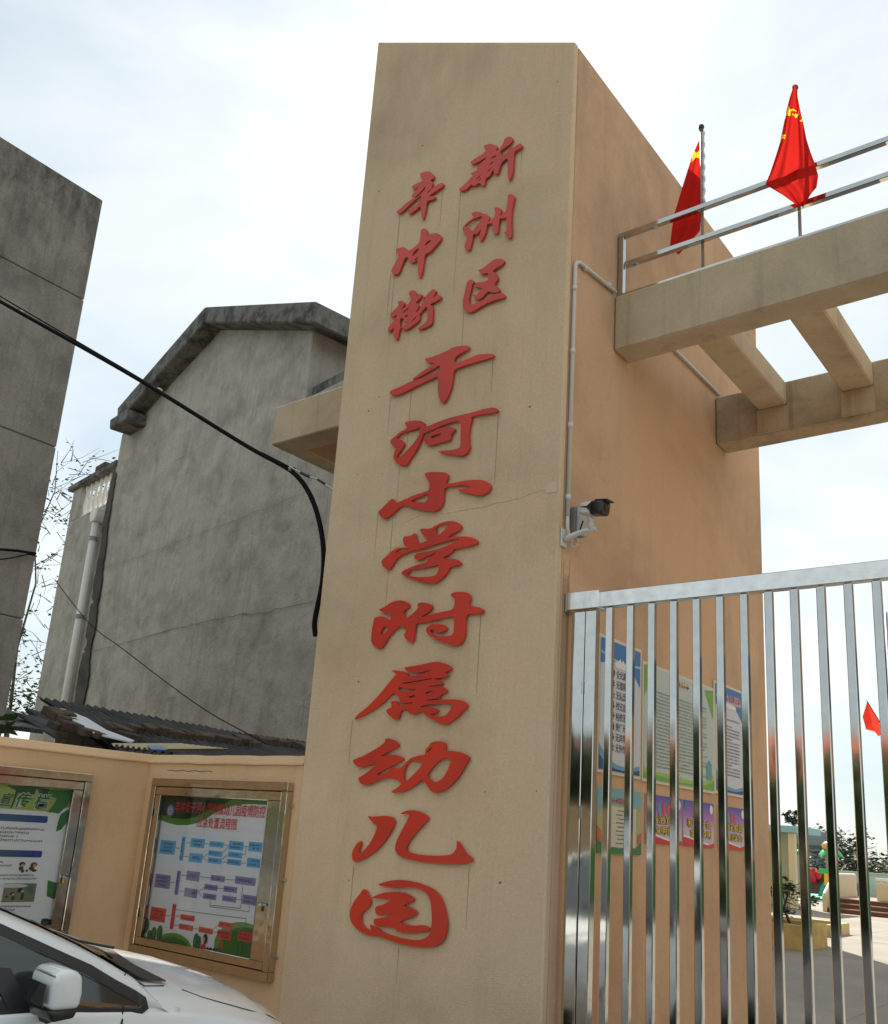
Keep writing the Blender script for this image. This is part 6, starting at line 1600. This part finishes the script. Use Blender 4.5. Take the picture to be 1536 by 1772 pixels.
# mushroom-like scalloped canopies: right (over the tower), left smaller
def canopy(x, ytop, ybot, rx, name):
    c = q39(x, ybot); r = abs(q39(x + rx, ybot).x - c.x); h = q39(x, ytop).z - c.z
    vs = [(c.x, CFY, c.z + h)]; nn = 24
    for k_, (fr, fz) in enumerate([(.45, .82), (.8, .45), (1.0, 0)]):
        for i in range(nn):
            a = 2 * math.pi * i / nn; rr = r * fr * (1 + .12 * math.cos(a * 6) * fr); vs.append((c.x + rr * math.cos(a), CFY + rr * math.sin(a), c.z + h * fz - .06 * math.cos(a * 6) * fr))
    fs = [(0, 1 + i, 1 + (i + 1) % nn) for i in range(nn)]
    for k_ in range(2): fs += [(1 + k_ * nn + i, 1 + (k_ + 1) * nn + i, 1 + (k_ + 1) * nn + (i + 1) % nn, 1 + k_ * nn + (i + 1) % nn) for i in range(nn)]
    return mesh_obj(name, vs, fs, pgreen, cf, smooth=True)
canopy(1437, 1466, 1481, 21, 'canopy'); canopy(1382, 1470, 1476, 10, 'canopy')
c = q39(1436, 1464); MB().sphere((c.x, CFY, c.z), .32, 14, 8, (1, 1, .6)).build('finial', porg, cf, smooth=True)
c = q39(1439, 1460); MB().sphere((c.x, CFY, c.z + .12), .18, 12, 8, (1, 1, .7)).build('finial', porg, cf, smooth=True)
for x in (1424, 1430, 1437, 1443, 1378, 1386):
    t0 = q39(x, 1480); MB().tube([(t0.x, CFY + (x % 3) * .4 - .4, 0), (t0.x, CFY + (x % 3) * .4 - .4, t0.z)], .035, 6).build('post', flatc('play_grey', (.25, .27, .26), .4), cf)
for (xa, ya, xb, yb) in [(1376, 1501, 1392, 1528), (1408, 1501, 1421, 1530)]:
    a = q39((xa + xb) / 2, (ya + yb) / 2); r = abs(q39(xb, ya).x - q39(xa, ya).x) / 2
    MB().sphere((a.x, CFY, a.z), r, 14, 10, (1.05, 1, 1.05)).build('ball', pred, cf, smooth=True)
a = q39(1392, 1515); b = q39(1412, 1515); MB().tube([a, b], .30, 14).build('tube', pred, cf, smooth=True)
a = q39(1424, 1512); b = q39(1446, 1504); MB().box(a.x, b.x, CFY - .6, CFY - .5, a.z, b.z).build('panel', pgreen, cf, bevel=.03)
a = q39(1434, 1532); b = q39(1450, 1512); MB().box(a.x, b.x, CFY - .62, CFY - .52, a.z, b.z - .003).build('panel', pyel, cf, bevel=.03)
a = q39(1420, 1550); MB().prism([q39(1414, 1551), q39(1419, 1533), q39(1428, 1520), q39(1428, 1551)], (0, .7, 0)).build('slide', pteal, cf, bevel=.03)
a = q39(1376, 1545); b = q39(1424, 1530); MB().box(a.x, b.x, CFY + .2, CFY + 1.2, .2, 1.0).build('deck', flatc('play_dark', (.10, .05, .05)), cf, bevel=.02)
# grey hoarding, boundary wall, hedge, trees
gw = thing('grey_hoarding', 'plain grey metal-clad wall beyond the climbing frame', 'wall', (-15, 47, 0))
g0 = P(1370, 1437, 1, 47); g1 = P(1441, 1439, 1, 47)
MB().box(g0.x - 9, g1.x, 47, 47.25, 0, g0.z).build('panel', flatc('hoarding_grey', (.20, .21, .24), .5), gw)
MB().box(g0.x - 9, g1.x + .02, 46.9, 46.97, P(1400, 1464, 1, 47).z - .05, P(1400, 1464, 1, 47).z + .05).build('rail', flatc('hoarding_dark', (.07, .075, .09), .5), gw)
bwz = P(1500, 1512, 1, 44).z
bw = thing('yard_wall', 'low pale rendered wall closing the far side of the yard', 'wall', (-9, 44, 0))
MB().box(P(1448, 1500, 1, 44).x, 20, 44, 44.2, 0, bwz).build('wall', wall_mat('pale_render', (.50, .49, .44), (.34, .33, .28), (.58, .57, .53), patch_s=1, streak=.5), bw)
MB().box(P(1448, 1500, 1, 44).x, 20, 43.95, 44.25, bwz + .002, bwz + .06).build('coping', M['beam'], bw)
hd = MB(); rnd = random.Random(11)
for i in range(9000):
    x = rnd.uniform(-14, 18); z = rnd.uniform(.3, 2.0 + .25 * noise.noise(Vector((x * .7, 0, 0)))); leaf_quad(hd, Vector((x, 46 + rnd.uniform(-.6, .6), z)), rnd.uniform(.07, .15), rnd)
MB_h = hd.build('hedge', M['leaf_dark']); tag(MB_h, 'dense dark green hedge above the far yard wall', 'hedge', kind=None)
tree('leafy_tree', 'rounded open-crowned tree rising over the hedge beyond the far yard wall', (P(1477, 1480, 1, 50).x, 50, 0), P(1477, 1444, 1, 50).z, 1.5, 2.5, 34, 50, .12, M['leaf_dark'], 14, trunk_r=.12, gap=.75)
tree('far_tree', 'low tree top partly cut by the right edge of the photo', (P(1545, 1480, 1, 55).x, 55, 0), P(1540, 1486, 1, 55).z, 1.5, 1.6, 20, 40, .14, M['leaf_dark'], 15, trunk_r=.1)
tree('far_tree', 'faint tree top just showing over the grey metal-clad wall', (P(1415, 1450, 1, 60).x, 60, 0), P(1415, 1434, 1, 60).z, 1.8, 1.4, 20, 40, .14, M['leaf_dark'], 16, trunk_r=.1)
# red flag on a pole at the right edge
FYY = 26.0
t = P(1538, 1150, 1, FYY)
fp = thing('flagpole', 'tall flagpole in the yard at the right edge of the photo', 'flagpole', (t.x, FYY, 0))
MB().tube([(t.x, FYY, 0), (t.x, FYY, t.z + 1.4)], .04, 10).build('pole', M['steel_rough'], fp, smooth=True)
px_ = [(1538, 1225), (1500, 1216), (1500, 1216), (1499, 1240), (1501, 1263), (1515, 1268), (1519, 1273), (1523, 1269), (1534, 1270)]
tri = [(1500, 1214), (1534, 1270), (1528, 1270), (1519, 1274), (1513, 1266), (1498, 1262), (1492, 1240)]
ff = thing('flag', 'small red flag hanging slack behind the gate bars at the right', 'flag', (t.x - .4, FYY, t.z - 1.5))
vs = [P(x, y, 1, FYY + .15 * math.sin(i * 1.3)) for i, (x, y) in enumerate(tri)] + [P(1508, 1248, 1, FYY - .1)]
mesh_obj('cloth', vs, [(i, (i + 1) % 7, 7) for i in range(7)], cloth_mat('faded_red_cloth', (.62, .05, .03), .45), ff)
MB().tube([P(1499, 1212, 1, FYY), P(1535, 1271, 1, FYY)], .012, 5).build('edge_cord', M['black_cable'], ff)

# ================================================================== ACROSS THE STREET (behind the viewer, seen in the steel and the car glass)
ob = thing('street_house', 'cream single-storey house with an orange roof across the street behind the viewer', 'building', (-16, -28, 0))
MB().box(-36, 4, -33, -25, 0, 4.2).build('walls', M['beam'], ob, bevel=.02)
MB().prism([(-36.5, -24.3, 4.203), (-36.5, -33.5, 4.203), (-36.5, -29, 6.2)], (41, 0, 0)).build('roof', plain('terracotta_tiles', (.38, .10, .045), .8, var=.3), ob)
for i in range(8):
    w_ = MB().box(-35 + i * 5, -33 + i * 5, -24.99, -24.93, 1.1, 2.9).build('window', M['white_pvc'], ob)
    MB().box(-34.9 + i * 5, -33.1 + i * 5, -24.925, -24.91, 1.2, 2.8).build('pane', M['car_glass'], w_)
for i, x in enumerate((-34, -29.5, -25, -20.5, -16, -11.5, -7, -2, 4)):
    tree('street_tree', ['first', 'second', 'third', 'fourth', 'fifth', 'sixth', 'seventh', 'eighth', 'ninth'][i] + ' roadside tree along the far side of the street behind the viewer', (x, -18.5 - (i % 2), 0), 4.6 + .5 * (i % 3), 2.2, 3.2, 40, 80, .30, M['leaf'], 40 + i, group='roadside trees across the street', trunk_r=.16)
sh_ = MB(); rnd = random.Random(77)
for i in range(14000):
    x = rnd.uniform(-38, 14); leaf_quad(sh_, Vector((x, -15.3 + rnd.uniform(-.5, .5), rnd.uniform(0, 2.6))), rnd.uniform(.16, .32), rnd)
tag(sh_.build('roadside_hedge', M['leaf']), 'clipped green hedge across the street behind the viewer', 'hedge')
vn = thing('white_van', 'white van parked across the street behind the viewer', 'van', (-9.5, -6.6, 0))
_vx = -8.0
MB().prism([(x_ + _vx, y_, z_) for x_, y_, z_ in [(-3.9, -7.5, .35), (1.0, -7.5, .35), (1.0, -7.5, .95), (.55, -7.5, 1.15), (.1, -7.5, 1.85), (-.2, -7.5, 1.98), (-3.8, -7.5, 1.98), (-3.9, -7.5, 1.5)]], (0, 1.75, 0)).build('body', M['white_paint'], vn, bevel=.06, seg=3)
MB().prism([(x_ + _vx, y_, z_) for x_, y_, z_ in [(-3.6, -5.745, 1.15), (.42, -5.745, 1.15), (.02, -5.745, 1.75), (-3.6, -5.745, 1.75)]], (0, .006, 0)).build('side_windows', M['car_glass'], vn)
for x in (-3.0 + _vx, .1 + _vx):
    wh = MB().tube([(x, -5.95, .34), (x, -5.72, .34)], .34, 24).build('wheel', M['black_rubber'], vn)
    MB().tube([(x, -5.72, .34), (x, -5.71, .34)], .2, 20).build('rim', M['steel_rough'], wh)

# ================================================================== school building to the right of the yard (out of the frame, mirrored in the bars)
sb = thing('school_building', 'tan three-storey school building at the right of the yard beyond the gate', 'building', (11, 30, 0))
MB().box(1.5, 24, 24, 33, 1.4, 11).build('walls', M['side'], sb, bevel=.02)
MB().box(1.5, 24, 23.98, 33, 0, 1.397).build('plinth', flatc('plinth_green', (.10, .26, .06)), sb, bevel=.02)
for fl_ in range(3):
    for i in range(7):
        x0 = 2.4 + i * 3.1; z0 = 1.9 + fl_ * 3.2
        w_ = MB().box(x0, x0 + 1.9, 23.94, 23.995, z0, z0 + 1.5).build('window', flatc('window_blue', (.10, .18, .34)), sb)
        MB().box(x0 + .08, x0 + .9, 23.92, 23.935, z0 + .08, z0 + 1.42).build('pane', M['car_glass'], w_)
        MB().box(x0 + 1.0, x0 + 1.82, 23.92, 23.935, z0 + .08, z0 + 1.42).build('pane', M['car_glass'], w_)
